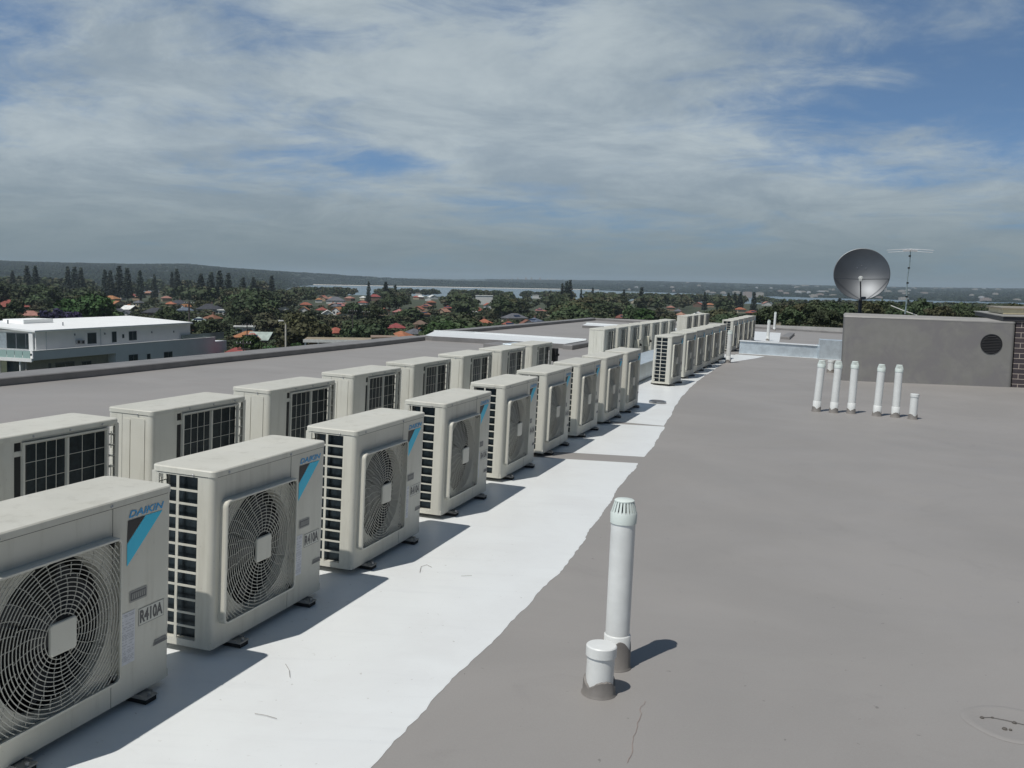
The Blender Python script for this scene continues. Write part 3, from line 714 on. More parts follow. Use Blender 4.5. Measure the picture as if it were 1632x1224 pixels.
# ------------------------------------------------------------------ grey plant wall, brick wall, dish and aerial
WP = np.array([6.578, 19.511]); WH = -AZ
WM = Matrix.Translation((WP[0], WP[1], 0)) @ Matrix.Rotation(WH, 4, 'Z')
RENDER = mat('cement_render', (0.225, 0.220, 0.205), 0.8, var=.06, scale=4, bump=.25, bscale=90, hue=(0.20, 0.192, 0.19), hscale=2.0)
def slope_top(o, k=-0.0115):
    for v in o.data.vertices: v.co.z += k*v.co.x
t = thing('plant_wall', 'grey cement rendered plant room wall with a round vent, dish and aerial on top', 'wall', WM)
mb = MB(); mb.prism(rounded(0.0, 3.08, 0.0, 2.2, 0.07, 5), -0.50, 1.122, 0.03); o = mb.build('rendered_wall', RENDER, t); slope_top(o); smooth_by_angle(o, 30)
mb = MB(); mb.prism(rounded(-.004, 3.084, -.004, 2.204, .07, 5), 1.06, 1.1225, .032); o = mb.build('top_coping', mat('coping_grey', (0.33, 0.32, 0.30), .7, var=.08), t); slope_top(o)
for v in o.data.vertices:
    if v.co.z < 1.08: v.co.z += .028
cx, cz = 2.683, 0.652
mb = MB(); K = 40; vs = []
for rr_, y in ((.190, -.001), (.190, -.012), (.172, -.014), (.170, 0.06)):
    for i in range(K): a = 2*math.pi*i/K; vs.append((cx + rr_*math.cos(a), y, cz + rr_*math.sin(a)))
mb.add(vs, [(q*K + i, q*K + (i + 1) % K, (q + 1)*K + (i + 1) % K, (q + 1)*K + i) for q in range(3) for i in range(K)])
mb.plate([(cx + .174*math.cos(2*math.pi*i/K), -.004, cz + .174*math.sin(2*math.pi*i/K)) for i in range(K)])
ve = mb.build('round_vent', mat('vent_black', (0.016, 0.016, 0.017), .5), t)
mb = MB()
for i in range(-5, 6):
    z = i*.030; hw = math.sqrt(max(0, .168**2 - z*z)); mb.add([(cx - hw, -.006, cz + z), (cx + hw, -.006, cz + z), (cx + hw, -.022, cz + z - .014), (cx - hw, -.022, cz + z - .014)], [(0, 1, 2, 3)])
mb.build('louvre', mat('louvre_black', (0.026, 0.026, 0.028), .4), ve)
def brick_mat():
    global nt
    mt = bpy.data.materials.new('dark_brick'); mt.use_nodes = True; nt = mt.node_tree; b = nt.nodes['Principled BSDF']
    v = N('ShaderNodeTexCoord').outputs['Object']; s = N('ShaderNodeSeparateXYZ'); L(v, s.inputs[0])
    br = N('ShaderNodeTexBrick'); L(XYZ(M('ADD', s.outputs[0], s.outputs[1]), s.outputs[2], 0.0), br.inputs['Vector'])
    br.inputs['Scale'].default_value = 1.0; br.inputs['Brick Width'].default_value = .24; br.inputs['Row Height'].default_value = .098; br.inputs['Mortar Size'].default_value = .006
    br.inputs['Color1'].default_value = (.065, .05, .052, 1); br.inputs['Color2'].default_value = (.045, .038, .045, 1); br.inputs['Mortar'].default_value = (.42, .36, .31, 1)
    L(br.outputs[0], b.inputs['Base Color']); b.inputs['Roughness'].default_value = .75
    bn = N('ShaderNodeBump'); bn.inputs['Strength'].default_value = .6; bn.inputs['Distance'].default_value = .006; bn.invert = True
    L(br.outputs[1], bn.inputs['Height']); L(bn.outputs[0], b.inputs['Normal']); return mt
t = thing('brick_wall', 'dark brick wall with pale mortar at the right picture edge', 'brick wall', WM)
mb = MB(); mb.box(3.095, 8.0, 0.05, 4.0, -0.70, 1.085); mb.build('brickwork', brick_mat(), t)
mb = MB(); mb.box(2.86, 8.1, 0.02, 4.1, 1.0925, 1.18); mb.box(2.83, 8.1, -0.01, 4.1, 1.1805, 1.197, 1); mb.build('capping', [mat('capping_black', (.035, .034, .038), .5), mat('capping_edge', (.34, .33, .30), .5)], t)
mb = MB(); mb.box(3.02, 8.0, 1.2, 3.2, 1.2055, 1.315); mb.box(2.97, 8.0, 1.15, 3.25, 1.3155, 1.335, 1)
tag(mb.build('roof_box', [mat('pale_cream', (.62, .54, .36), .6), mat('cream_edge', (.30, .27, .22), .6)]), 'low cream box on top of the brick wall at the right picture edge', 'roof box').matrix_world = WM
# dish
dd = on_level(1370, 499.5, 1.10); DY = dd[1]
def at_y(px, py, Y): v = ray(px, py); return np.array([0, 0, EYE]) + v*(Y/v[1])
dc = at_y(1373, 438, DY - .10); DR = 41.5/1560.5*DY
nv = np.array([-dc[0]*0.9, -dc[1], 0]); nv /= np.linalg.norm(nv); el = R(17); nv = np.array([nv[0]*math.cos(el), nv[1]*math.cos(el), math.sin(el)])
DM = Vector(nv).to_track_quat('Z', 'Y').to_matrix().to_4x4(); DM.translation = Vector(dc)
t = thing('satellite_dish', 'dark grey satellite dish on a short post on top of the grey wall', 'satellite dish', Matrix.Translation(Vector((dd[0], dd[1], 1.10))))
DISHM = mat('dish_dark_metal', (0.105, 0.112, 0.12), .47, metal=.85, var=.05)
DARKM = mat('dark_frame_metal', (0.035, 0.04, 0.05), .45)
Li = t.matrix_world.inverted() @ DM
def loc(p): return tuple(Li @ Vector(p))
DEP = .20*DR*2*.55
mb = MB(); pr = [(DR*i/14, DEP*((i/14)**2 - .5)) for i in range(1, 15)]; K = 56
pr = [(0.0005, -DEP*.5)] + pr + [(DR + .012, DEP*.5 - .004), (DR + .010, DEP*.5 - .014)] + [(DR*i/14, DEP*((i/14)**2 - .5) - .012) for i in range(14, 0, -1)]
mb.lathe(pr, K); mb.v = [loc(p) for p in mb.v]; rf = mb.build('reflector', DISHM, t)
mb = MB()
for a in (50, 90, 130): q = .38*DR; mb.add(*[x for x in sphere(loc((q*.62*math.cos(R(a)), q*math.sin(R(a)) , DEP*(.14 - .5) + .012)), .009)])
mb.build('bolt', mat('bright_bolt', (.8, .8, .8), .2, metal=1.0), rf)
UPL = Vector((0, 0, 1)); A_ = DM.to_3x3().inverted() @ UPL
ux = Vector((1, 0, 0)); dwn = Vector((-A_.x, -A_.y, 0)).normalized(); sid = Vector((-dwn.y, dwn.x, 0))
foc = Vector((0, 0, .62*DR*2*.62)) + dwn*DR*.42 + sid*(-0.03)
mb = MB(); b0 = dwn*DR*1.02 + Vector((0, 0, DEP*.5)); mb.tube([loc(b0), loc(b0*1.04 + Vector((0, 0, .10))), loc(foc + dwn*.02)], .014, 8)
for s_ in (-1, 1): mb.tube([loc(sid*s_*DR*.98 + dwn*DR*.18 + Vector((0, 0, DEP*.5))), loc(foc)], .007, 6)
mb.build('feed_arm', DARKM, t)
mb = MB(); fz = (Vector((0, 0, 0)) - foc).normalized(); mb.tube([loc(foc - fz*.06), loc(foc + fz*.03), loc(foc + fz*.031), loc(foc + fz*.10)], [.034, .034, .05, .055], 14); mb.build('receiver', mat('receiver_grey', (.55, .56, .54), .4), t)
mb = MB(); mb.tube([(0, 0, -.02), (0, 0, .42)], .040, 14); mb.tube([(0, 0, .0), (0, 0, .012)], .09, 14); mb.build('post', DARKM, t)
bk = Li @ Vector((0, 0, -DEP*.5 - .02)); mb = MB(); mb.tube([(0, 0, .34), tuple((Vector((0, 0, .34)) + bk)/2 + Vector((0, .05, .05))), tuple(bk)], .03, 8); mb.tube([(0, 0, .20), tuple(Li @ Vector((dwn.x*DR*.55, dwn.y*DR*.55, -DEP*.35)))], .016, 8)
mb.build('bracket', DARKM, t)
# aerial
ab = on_level(1442.5, 500.5, 1.075); AY = ab[1]; at_ = at_y(1450.5, 401, AY)
t = thing('television_aerial', 'tall thin television aerial with white cross rods above the grey wall', 'aerial', Matrix.Translation(Vector(ab)))
tp = at_ - ab
mb = MB(); bend = [tp*q + np.array([.012*math.sin(q*9), 0, 0]) for q in np.linspace(0, 1, 12)]
mb.tube(bend, [.019]*5 + [.013]*7, 8); mb.build('mast', mat('aerial_mast', (.38, .46, .46), .4, metal=.5), t)
mb = MB()
for q in (.28, .50, .74, .93): mb.tube([tp*(q - .012), tp*(q + .012)], .026, 8)
mb.build('mast_clamp', RUBBER, t)
ALU = mat('aerial_aluminium', (.75, .76, .76), .35, metal=.3)
ba = math.atan2(ab[0], ab[1]); bv, ev = np.array([math.sin(ba), math.cos(ba), 0]), np.array([math.cos(ba), -math.sin(ba), 0])
mb = MB(); bo = tp + np.array([0, 0, .02]); mb.tube([bo - bv*.75, bo + bv*.75], .013, 8); mb.build('boom', ALU, t)
mb = MB()
for q, h_ in ((-.97, .50), (-.6, .17), (-.4, .165), (-.2, .16), (.1, .155), (.35, .15), (.6, .145), (.97, .50)):
    c = bo + bv*q*.72; mb.tube([c - ev*h_ + np.array([0, 0, -.015*(h_ > .3)]), c + np.array([0, 0, .016]), c + ev*h_ + np.array([0, 0, -.015*(h_ > .3)])], .0075, 6)
mb.build('element_rod', ALU, t)
p0, p1 = at_y(1420, 487, AY + .9), at_y(1463, 503, AY + .35)
mb = MB(); mb.tube([p0, p0*.5 + p1*.5 + np.array([0, 0, -.008]), p1], .012, 8); tag(mb.build('stay_rod', mat('pale_rod', (.5, .5, .46), .5)), 'pale thin rod leaning on the wall top beside the aerial mast', 'rod')

# ------------------------------------------------------------------ the land beyond: ground, bay, hills
def gz(x, y):
    d = math.hypot(x, y); a = x/max(y, 1.0)
    sh = 1950 - 300*max(-.1, min(.45, a))
    if d < 260: return -17.0
    if d < sh - 300: return -17.0 - 8.5*(d - 260)/(sh - 560)
    if d < sh + 400: return -25.5 - 14*(d - sh + 300)/700
    return -39.5
def ground_material():
    global nt
    mt = bpy.data.materials.new('suburb_ground'); mt.use_nodes = True; nt = mt.node_tree; b = nt.nodes['Principled BSDF']
    v = N('ShaderNodeTexCoord').outputs['Object']
    c = MIXC(SM(NOISE(v, 0.03, 7, .65), .4, .6), (.030, .048, .020), (.055, .060, .034))
    c = MIXC(SM(NOISE(v, 0.011, 5, .6), .62, .68), c, (.13, .12, .105))
    c = MIXC(SM(NOISE(v, 0.2, 4, .7), .35, .7), c, (.06, .07, .035)); L(c, b.inputs['Base Color']); b.inputs['Roughness'].default_value = .95
    return mt
GROUND = ground_material()
mb = MB(); RR = [4, 60, 140, 260, 420, 640, 900, 1200, 1500, 1650, 1780, 1880, 1960, 2050, 2200, 2400, 2900, 3600, 6000, 12000, 30000]; K = 96; vs = []; fs = []
for r_ in RR:
    for i in range(K): a = 2*math.pi*i/K; x, y = r_*math.sin(a), r_*math.cos(a); vs.append((x, y, gz(x, y)))
for q in range(len(RR) - 1):
    for i in range(K): j = (i + 1) % K; fs.append((q*K + j, q*K + i, (q + 1)*K + i, (q + 1)*K + j))
fs.append(tuple(range(K))[::-1]); mb.add(vs, fs, 0, True)
tag(mb.build('ground', GROUND), kind='structure')
WZ = -28.5
def water_material():
    global nt
    mt = bpy.data.materials.new('bay_water'); mt.use_nodes = True; nt = mt.node_tree; b = nt.nodes['Principled BSDF']
    v = N('ShaderNodeTexCoord').outputs['Object']
    b.inputs['Base Color'].default_value = (.10, .15, .17, 1); b.inputs['Roughness'].default_value = .22
    bn = N('ShaderNodeBump'); bn.inputs['Strength'].default_value = .35; bn.inputs['Distance'].default_value = .6
    L(NOISE(v, .06, 4, .6), bn.inputs['Height']); L(bn.outputs[0], b.inputs['Normal']); return mt
mb = MB(); mb.plate([(11000*math.sin(2*math.pi*i/64), 11000*math.cos(2*math.pi*i/64), WZ) for i in range(64)][::-1])
tag(mb.build('bay_water', water_material()), kind='structure')
def hill_material(name, c1, c2, c3):
    global nt
    mt = bpy.data.materials.new(name); mt.use_nodes = True; nt = mt.node_tree; b = nt.nodes['Principled BSDF']
    v = N('ShaderNodeTexCoord').outputs['Object']
    c = MIXC(SM(NOISE(v, .012, 8, .7), .38, .62), c1, c2); c = MIXC(SM(NOISE(v, .045, 5, .75), .61, .68), c, c3)
    L(c, b.inputs['Base Color']); b.inputs['Roughness'].default_value = .95
    return mt
def hills(name, px, top, d0, d1, mt, sea=WZ - 1, rough=3.0, seed=1, back=1.25):
    rs = np.random.RandomState(seed); mb = MB(); P = np.arange(px[0], px[-1] + 1, 4.0); H = np.interp(P, px, top); D0 = np.interp(P, px, d0); D1 = np.interp(P, px, d1)
    H = H + np.convolve(rs.randn(len(P)), np.ones(3)/3, 'same')*.35 + np.convolve(rs.randn(len(P)), np.ones(25)/25, 'same')*1.2
    rows_ = []; QS = np.linspace(0, 1, 14)
    for q in list(QS) + [back]:
        row = []
        for i, p in enumerate(P):
            dist = D0[i] + (D1[i] - D0[i])*q; zt = EYE + H[i]*D1[i]/FPX
            z = sea + (zt - sea)*(math.sin(min(q, 1)*math.pi/2)**1.25) + (rs.randn()*rough*(.25 + q) if 0 < q < 1 else 0)
            if q > 1: z = sea - 30
            row.append((at_dist(p, dist), dist, z))
        rows_.append(row)
    n = len(P); mb.add(sum(rows_, []), [(k*n + i, k*n + i + 1, (k + 1)*n + i + 1, (k + 1)*n + i) for k in range(len(rows_) - 1) for i in range(n - 1)], 0, True)
    return tag(mb.build(name, mt), kind='structure')
HM1 = hill_material('bush_hill', (.016, .028, .017), (.026, .038, .020), (.032, .038, .022))
HM2 = hill_material('suburb_hill', (.020, .034, .024), (.035, .048, .036), (.10, .095, .085))
HD0 = [2150]*6 + [2150, 4300] + [4300]*7
hills('headland_hill', [-500, 0, 60, 200, 300, 360, 440, 500, 560, 640, 720, 800, 900, 1000, 1060], [12, 15.6, 14.6, 14.2, 16, 11.4, 7.8, 6.0, 3.0, 0.0, -1.7, -2.2, -3.5, -5.0, -8.5],
      HD0, [5200]*15, HM1, seed=3)
hills('far_shore_hill', [520, 600, 700, 830, 900, 1000, 1100, 1220, 1300, 1400, 1500, 1640, 2000], [-1, 2.2, 2.0, 2.6, 3.2, 4.0, 3.6, 2.4, 2.2, 1.8, 2.0, 3.2, 3],
      [6000, 6000, 6000, 5200, 4600, 3900, 3500, 3000, 2800, 2700, 2600, 2500, 2500], [8800]*13, HM2, seed=8, rough=2.0)
SANDM = mat('beach_sand', (.62, .58, .50), .9, var=.1, scale=.02)
mb = MB(); P = list(range(430, 1060, 15)); vs = []
for p in P: Y = 4275 + 10*math.sin(p*.03); vs += [(at_dist(p, Y), Y, WZ + .3), (at_dist(p, Y), Y + 40, WZ + 2.6)]
mb.add(vs, [(2*i, 2*i + 2, 2*i + 3, 2*i + 1) for i in range(len(P) - 1)]); tag(mb.build('beach', SANDM), kind='structure')

# ------------------------------------------------------------------ white apartment block beyond the left kerb
BW = mat('block_white_wall', (.84, .84, .82), .7, var=.03, scale=.4); BR = mat('block_white_roof', (.95, .96, .94), .5, var=.02, scale=.3)
BG = mat('block_grey_wall', (.70, .72, .75), .75, var=.04, scale=.4); GLASS = mat('window_glass', (.035, .05, .06), .08, spec=.8, var=.2, scale=.6)
FROST = mat('balustrade_glass', (.36, .50, .47), .15, spec=.6, var=.03); FRAME = mat('window_frame_grey', (.20, .21, .23), .5); CURT = mat('pale_curtain', (.55, .60, .62), .8)
c0 = on_level(56.6, 526.9, -7.5); BLK = Matrix.Translation((c0[0], c0[1], 0)) @ Matrix.Rotation(math.atan2(37.0, 12.7), 4, 'Z')
BLKi = BLK.inverted()
def bl(px, py, yy):                                           # sight line onto the block's facade plane local y = yy -> (x, z)
    o_ = BLKi @ Vector((0, 0, EYE)); v_ = BLKi.to_3x3() @ Vector(ray(px, py)); t_ = (yy - o_.y)/v_.y; p_ = o_ + v_*t_; return p_.x, p_.z
t = thing('apartment_block', 'white two storey apartment block with a bright flat roof behind the left kerb', 'building', BLK)
xe = bl(303, 514, 0)[0]; DEPB = 14.5
mb = MB(); mb.box(0.0, xe, 0, 0.25, -11.2, -7.75); mb.box(0, xe, DEPB - .25, DEPB, -11.2, -7.75); mb.box(xe - .25, xe, .2501, DEPB - .2501, -11.2, -7.75); mb.box(2.2, 2.45, .2501, DEPB - .2501, -11.2, -7.75)
mb.box(0.0, 2.2, .0, .0001, -11.2, -11.1); mb.build('wall', BW, t)
mb = MB(); mb.prism([(-.5, -.35), (xe + .4, -.35), (xe + .4, DEPB + .4), (-.5, DEPB + .4)], -7.76, -7.45, .02); rf = mb.build('roof', BR, t)
for v_ in rf.data.vertices: v_.co.z += max(0, v_.co.y)*.058
mb = MB(); mb.prism([(6.5, 9), (13, 9), (13, 13.5), (6.5, 13.5)], -7.2, -6.25, .02); mb.build('roof_plinth', BR, rf)
mb = MB(); mb.tube([(10, 4, -7.45), (10, 4, -6.6)], .1, 8); mb.build('flue', FRAME, rf)
mb = MB(); mb.tube([(4.2, 10, -7.45), (4.2, 10, -6.2)], .12, 8); mb.tube([(2.6, 11, -7.45), (2.6, 11, -6.1)], .05, 6); mb.build('flue', FRAME, rf)
def window(x0, x1, z0, z1, yy, split=1, par=None, deep=.10):
    fr_ = MB(); w = .07
    fr_.box(x0, x1, yy - .03, yy - .002, z0, z0 + w); fr_.box(x0, x1, yy - .03, yy - .002, z1 - w, z1); fr_.box(x0, x0 + w, yy - .03, yy - .002, z0 + w, z1 - w); fr_.box(x1 - w, x1, yy - .03, yy - .002, z0 + w, z1 - w)
    for i in range(1, split): xm = x0 + (x1 - x0)*i/split; fr_.box(xm - w/2, xm + w/2, yy - .03, yy - .002, z0 + w, z1 - w)
    o = fr_.build('window', FRAME, par); g = MB(); g.box(x0 + w, x1 - w, yy - .012, yy - .001, z0 + w, z1 - w); g.build('pane', GLASS, o); return o
for (p0, q0, p1, q1), sp in (((139, 530, 154, 548), 1), ((178, 528, 186, 546), 1), ((194.5, 532, 198, 539.5), 1), ((205, 527.5, 218, 542.5), 2)):
    x0, z1 = bl(p0, q0 + .6, 0); x1, z0 = bl(p1, q1 - .6, 0); window(x0, x1, z0, z1, 0, sp, t)
YP = -1.6                                                     # lower storey stands forward of the upper one
xa, za = bl(52.3, 557, YP); xb, zb = bl(343, 538.6, YP); zt = (za + zb)/2; xr = bl(185, 565, YP)[0]
mb = MB(); mb.box(xa, xb, YP, YP + .2, zt - 1.55, zt - .08); mb.box(xr, xb, YP, YP + .2, -17, zt - 1.5501); mb.box(xb - .2, xb, YP + .2001, 8, -17, zt - .08)
mb.box(xr, xr + .2, YP + .2001, YP + 1.9, -17, zt - 1.56); mb.build('lower_wall', BG, t)
mb = MB(); mb.box(xa + .3, xr - .001, YP + 1.7, YP + 1.9, -17, zt - 1.56); mb.build('recess_wall', mat('recess_shade_tan', (.34, .32, .29), .8), t)  # the shade under the overhang is put into this darker tan
mb = MB(); mb.box(xa - .05, xb + .05, YP - .04, YP + .26, zt - .079, zt); mb.build('parapet_cap', BW, t)
mb = MB(); mb.box(xa, xb - .2001, YP + .2001, DEPB, zt - 1.55, zt - 1.25); mb.box(-2.6, xa - .001, YP, DEPB, zt - 1.75, zt - 1.2); mb.build('floor_slab', BW, t)
mb = MB(); mb.box(-.4, 2.2, -.001, -.0005 + .25, -11.2, -11.1); mb.box(-.35, -.05, 0.3, 1.1, -11.2, -7.77); mb.build('corner_post', BW, t)
sd = MB(); w = .1; X = 2.1
for y0, y1 in ((2.2, 6.2), (6.2, 10.2)):
    sd.box(X, X + .08, y0, y0 + w, -10.75, -8.15); sd.box(X, X + .08, y1 - w, y1, -10.75, -8.15); sd.box(X, X + .08, y0 + w, y1 - w, -8.25, -8.15); sd.box(X, X + .08, (y0 + y1)/2 - .05, (y0 + y1)/2 + .05, -10.75, -8.25)
o = sd.build('sliding_door', FRAME, t); g = MB(); g.box(X + .02, X + .05, 2.3, 10.1, -10.75, -8.25); g.build('pane', GLASS, o)
g = MB(); g.box(X - .05, X - .01, 1.4, 2.15, -10.75, -8.2); g.box(X - .05, X - .01, 8.2, 10.4, -10.75, -8.2); g.build('curtain', CURT, o)
mb = MB()
y = YP + .3
while y < 12: mb.box(-2.55, -2.50, y, y + 1.5, zt - 1.2, zt - .02); y += 1.6
mb.build('balustrade_panel', FROST, t)
mb = MB(); mb.box(-2.3, 1.9, 1.0, 1.2, -17, zt - 1.76); mb.box(-2.3, -2.1, 5.2, 6.5, -17, zt - 1.76); mb.build('lower_column', BW, t)
mb = MB(); mb.box(-1.0, -.9, 1.3, 5.1, -14.8, zt - 1.77); mb.build('lower_glazing', GLASS, t)
for p0, q0, p1, q1 in ((205, 565.5, 220, 581), (234, 564, 240, 578), (261, 561, 275, 575), (297, 569.5, 308, 578), (318, 567.5, 331, 578)):
    x0, z1 = bl(p0, q0, YP); x1, z0 = bl(p1, q1, YP); window(x0, x1, z0, z1, YP, 2 if p1 - p0 > 10 else 1, t)
for p0, q0, p1, q1 in ((77, 579, 82, 590), (88, 578, 119, 592), (130, 576, 146, 588)):
    x0, z1 = bl(p0, q0, YP + 1.7); x1, z0 = bl(p1, q1, YP + 1.7); window(x0, x1, z0, z1, YP + 1.7, 2, t)
xc, zc_ = bl(361, 545, YP + .6)
mb = MB(); mb.box(xb + .001, xc, YP + .6, 8, -17, zt - 1.0); mb.build('side_wing', BG, t)
mb = MB(); mb.box(xb - 9, xc, YP + 1.2, YP + 1.24, zt - .6, zt + .75); mb.build('terrace_glass', mat('terrace_glass_green', (.22, .27, .26), .1, spec=.6), t)
for px in (126, 133):
    x0, z1 = bl(px - 3, 545, -.4); ac = MB(); ac.box(x0, x0 + .75, -.42, -.06, z1 - .35, z1 + .3); o = ac.build('wall_unit', mat('wall_unit_grey', (.42, .42, .42), .5), t)
    f_ = MB(); f_.box(x0 + .1, x0 + .62, -.43, -.4205, z1 - .28, z1 + .22); f_.build('fan_grille', DARK, o)
for px in (118, 166, 241, 276):
    x0, z1 = bl(px, 533 - (px - 118)*.03, 0); l_ = MB(); l_.box(x0, x0 + .2, -.12, -.002, z1 - .2, z1 + .15); l_.build('wall_lamp', FRAME, t)
for px in (73, 160):
    x0, z1 = bl(px, 530, 0); l_ = MB(); l_.tube([(x0, -.06, -11.1), (x0, -.06, -7.77)], .05, 6); l_.build('downpipe', mat('downpipe_grey', (.5, .54, .56), .5), t)

# ------------------------------------------------------------------ houses of the suburb
def roofm(n, c): return mat('roof_' + n, c, .75, var=.18, scale=.9, rnd=.06)
RO = {'orange': roofm('orange_tile', (.35, .135, .075)), 'red': roofm('red_tile', (.27, .085, .062)), 'brick': roofm('brown_red_tile', (.20, .085, .06)), 'brown': roofm('brown_tile', (.16, .11, .085)), 'salmon': roofm('faded_red_tile', (.34, .17, .135)),
      'grey': roofm('grey_tile', (.12, .125, .14)), 'dark': roofm('charcoal_tile', (.045, .048, .058)), 'blue': roofm('blue_grey_metal', (.11, .14, .18)), 'white': roofm('white_metal', (.72, .73, .70)), 'green': roofm('pale_green_metal', (.34, .40, .36)), 'tan': roofm('tan_sheet', (.30, .24, .17))}
WA = {'brick': mat('wall_brown_brick', (.15, .095, .07), .8, var=.15, scale=1.5), 'cream': mat('wall_cream', (.50, .44, .33), .8), 'white': mat('wall_white', (.62, .62, .60), .8), 'grey': mat('wall_grey', (.27, .27, .28), .8), 'tan': mat('wall_tan', (.36, .27, .19), .8)}
OCC = []                                                      # picture boxes that no random tree may cover: x0, x1, y0, y1, distance
def place_by_roof(px, py, hc):
    Y = 400.0
    for _ in range(30):
        x = at_dist(px, Y); p = on_level(px, py, gz(x, Y) + hc); Y = .5*Y + .5*min(2300, max(110, p[1]))
    return at_dist(px, Y), Y
HN = [0]
def house(px, py, wpx, rk, wk, label, form='hip', rot=0.0, storeys=1, Y=None, guard=True, cat='house', name='house', ratio=.7):
    wall_h = 2.9*storeys; hc = wall_h + (1.1 if form != 'flat' else .15)
    if Y is None: x, Y = place_by_roof(px, py, hc)
    else: x = at_dist(px, Y)
    z0 = gz(x, Y); w = max(5.0, wpx*Y/FPX); d_ = max(5.0, w*ratio)
    if Y > 800: w, d_ = w, min(d_, 14)
    mw = Matrix.Translation((x, Y, z0)) @ Matrix.Rotation(rot, 4, 'Z'); t = thing(name, label, cat, mw); ov = .5
    hx, hy = w/2, d_/2
    mb = MB(); mb.box(-hx, hx, -hy, hy, -1.5, wall_h)
    rise = min(hx, hy)*.62
    if form == 'gable': mb.add([(-hx, -hy, wall_h), (hx, -hy, wall_h), (0, -hy, wall_h + rise)], [(0, 1, 2)]); mb.add([(-hx, hy, wall_h), (0, hy, wall_h + rise), (hx, hy, wall_h)], [(0, 1, 2)])
    mb.build('wall', WA[wk], t)
    mb = MB(); ex_, ey_ = hx + ov, hy + ov
    if form == 'hip':
        r_ = max(0.3, ex_ - ey_); b_ = [(-ex_, -ey_), (ex_, -ey_), (ex_, ey_), (-ex_, ey_)]
        vs = [(x_, y_, wall_h - .12) for x_, y_ in b_] + [(x_, y_, wall_h + .04) for x_, y_ in b_] + [(-r_, 0, wall_h + rise), (r_, 0, wall_h + rise)]
        mb.add(vs, [(3, 2, 1, 0), (0, 1, 5, 4), (1, 2, 6, 5), (2, 3, 7, 6), (3, 0, 4, 7), (4, 5, 9, 8), (6, 7, 8, 9), (5, 6, 9), (7, 4, 8)])
    elif form == 'gable':
        for s_ in (-1, 1):
            vs = [(0, -ey_, wall_h + rise + .05), (0, ey_, wall_h + rise + .05), (s_*ex_, ey_, wall_h - .25), (s_*ex_, -ey_, wall_h - .25)]
            vs += [(a, b, c + .18) for a, b, c in vs]; mb.add(vs, [(0, 1, 2, 3), (4, 5, 6, 7), (0, 3, 7, 4), (1, 2, 6, 5), (2, 3, 7, 6), (0, 1, 5, 4)])
    else: mb.prism([(-ex_, -ey_), (ex_, -ey_), (ex_, ey_), (-ex_, ey_)], wall_h, wall_h + .35, .03)
    rf = mb.build('roof', RO[rk], t)
    HN[0] += 1; rs = random.Random(HN[0])
    if Y < 700:
        n = max(2, int(w/4))
        for st in range(storeys):
            for i in range(n):
                xx = -hx + (i + .5)*w/n; MB().box(xx - .7, xx + .7, -hy - .04, -hy - .002, .9 + 2.9*st, 2.2 + 2.9*st).build('window', GLASS, t)
            for s_ in (-1, 1): MB().box(min(s_*(hx + .002), s_*(hx + .04)), max(s_*(hx + .002), s_*(hx + .04)), -1, .6, .9 + 2.9*st, 2.2 + 2.9*st).build('window', GLASS, t)
        if form == 'hip' and rs.random() < .5:
            mb = MB(); cx_ = rs.uniform(-.4, .4)*hx; mb.box(cx_ - .4, cx_ + .4, .2, .9, wall_h + .2, wall_h + rise + .9); mb.build('chimney', WA['brick'], rf)
        if form == 'hip' and rs.random() < .4:
            mb = MB(); mb.add([(-1.6, -ey_*.75, wall_h + .04 + rise*.25 + .12), (1.6, -ey_*.75, wall_h + .04 + rise*.25 + .12), (1.6, -ey_*.4, wall_h + .04 + rise*.6 + .12), (-1.6, -ey_*.4, wall_h + .04 + rise*.6 + .12)], [(0, 1, 2, 3)]); mb.build('solar_panel', mat('solar_blue', (.02, .03, .06), .2), rf)
    if guard: OCC.append((px - wpx*.48, px + wpx*.48, py - 6, py + 4, Y))
    return t
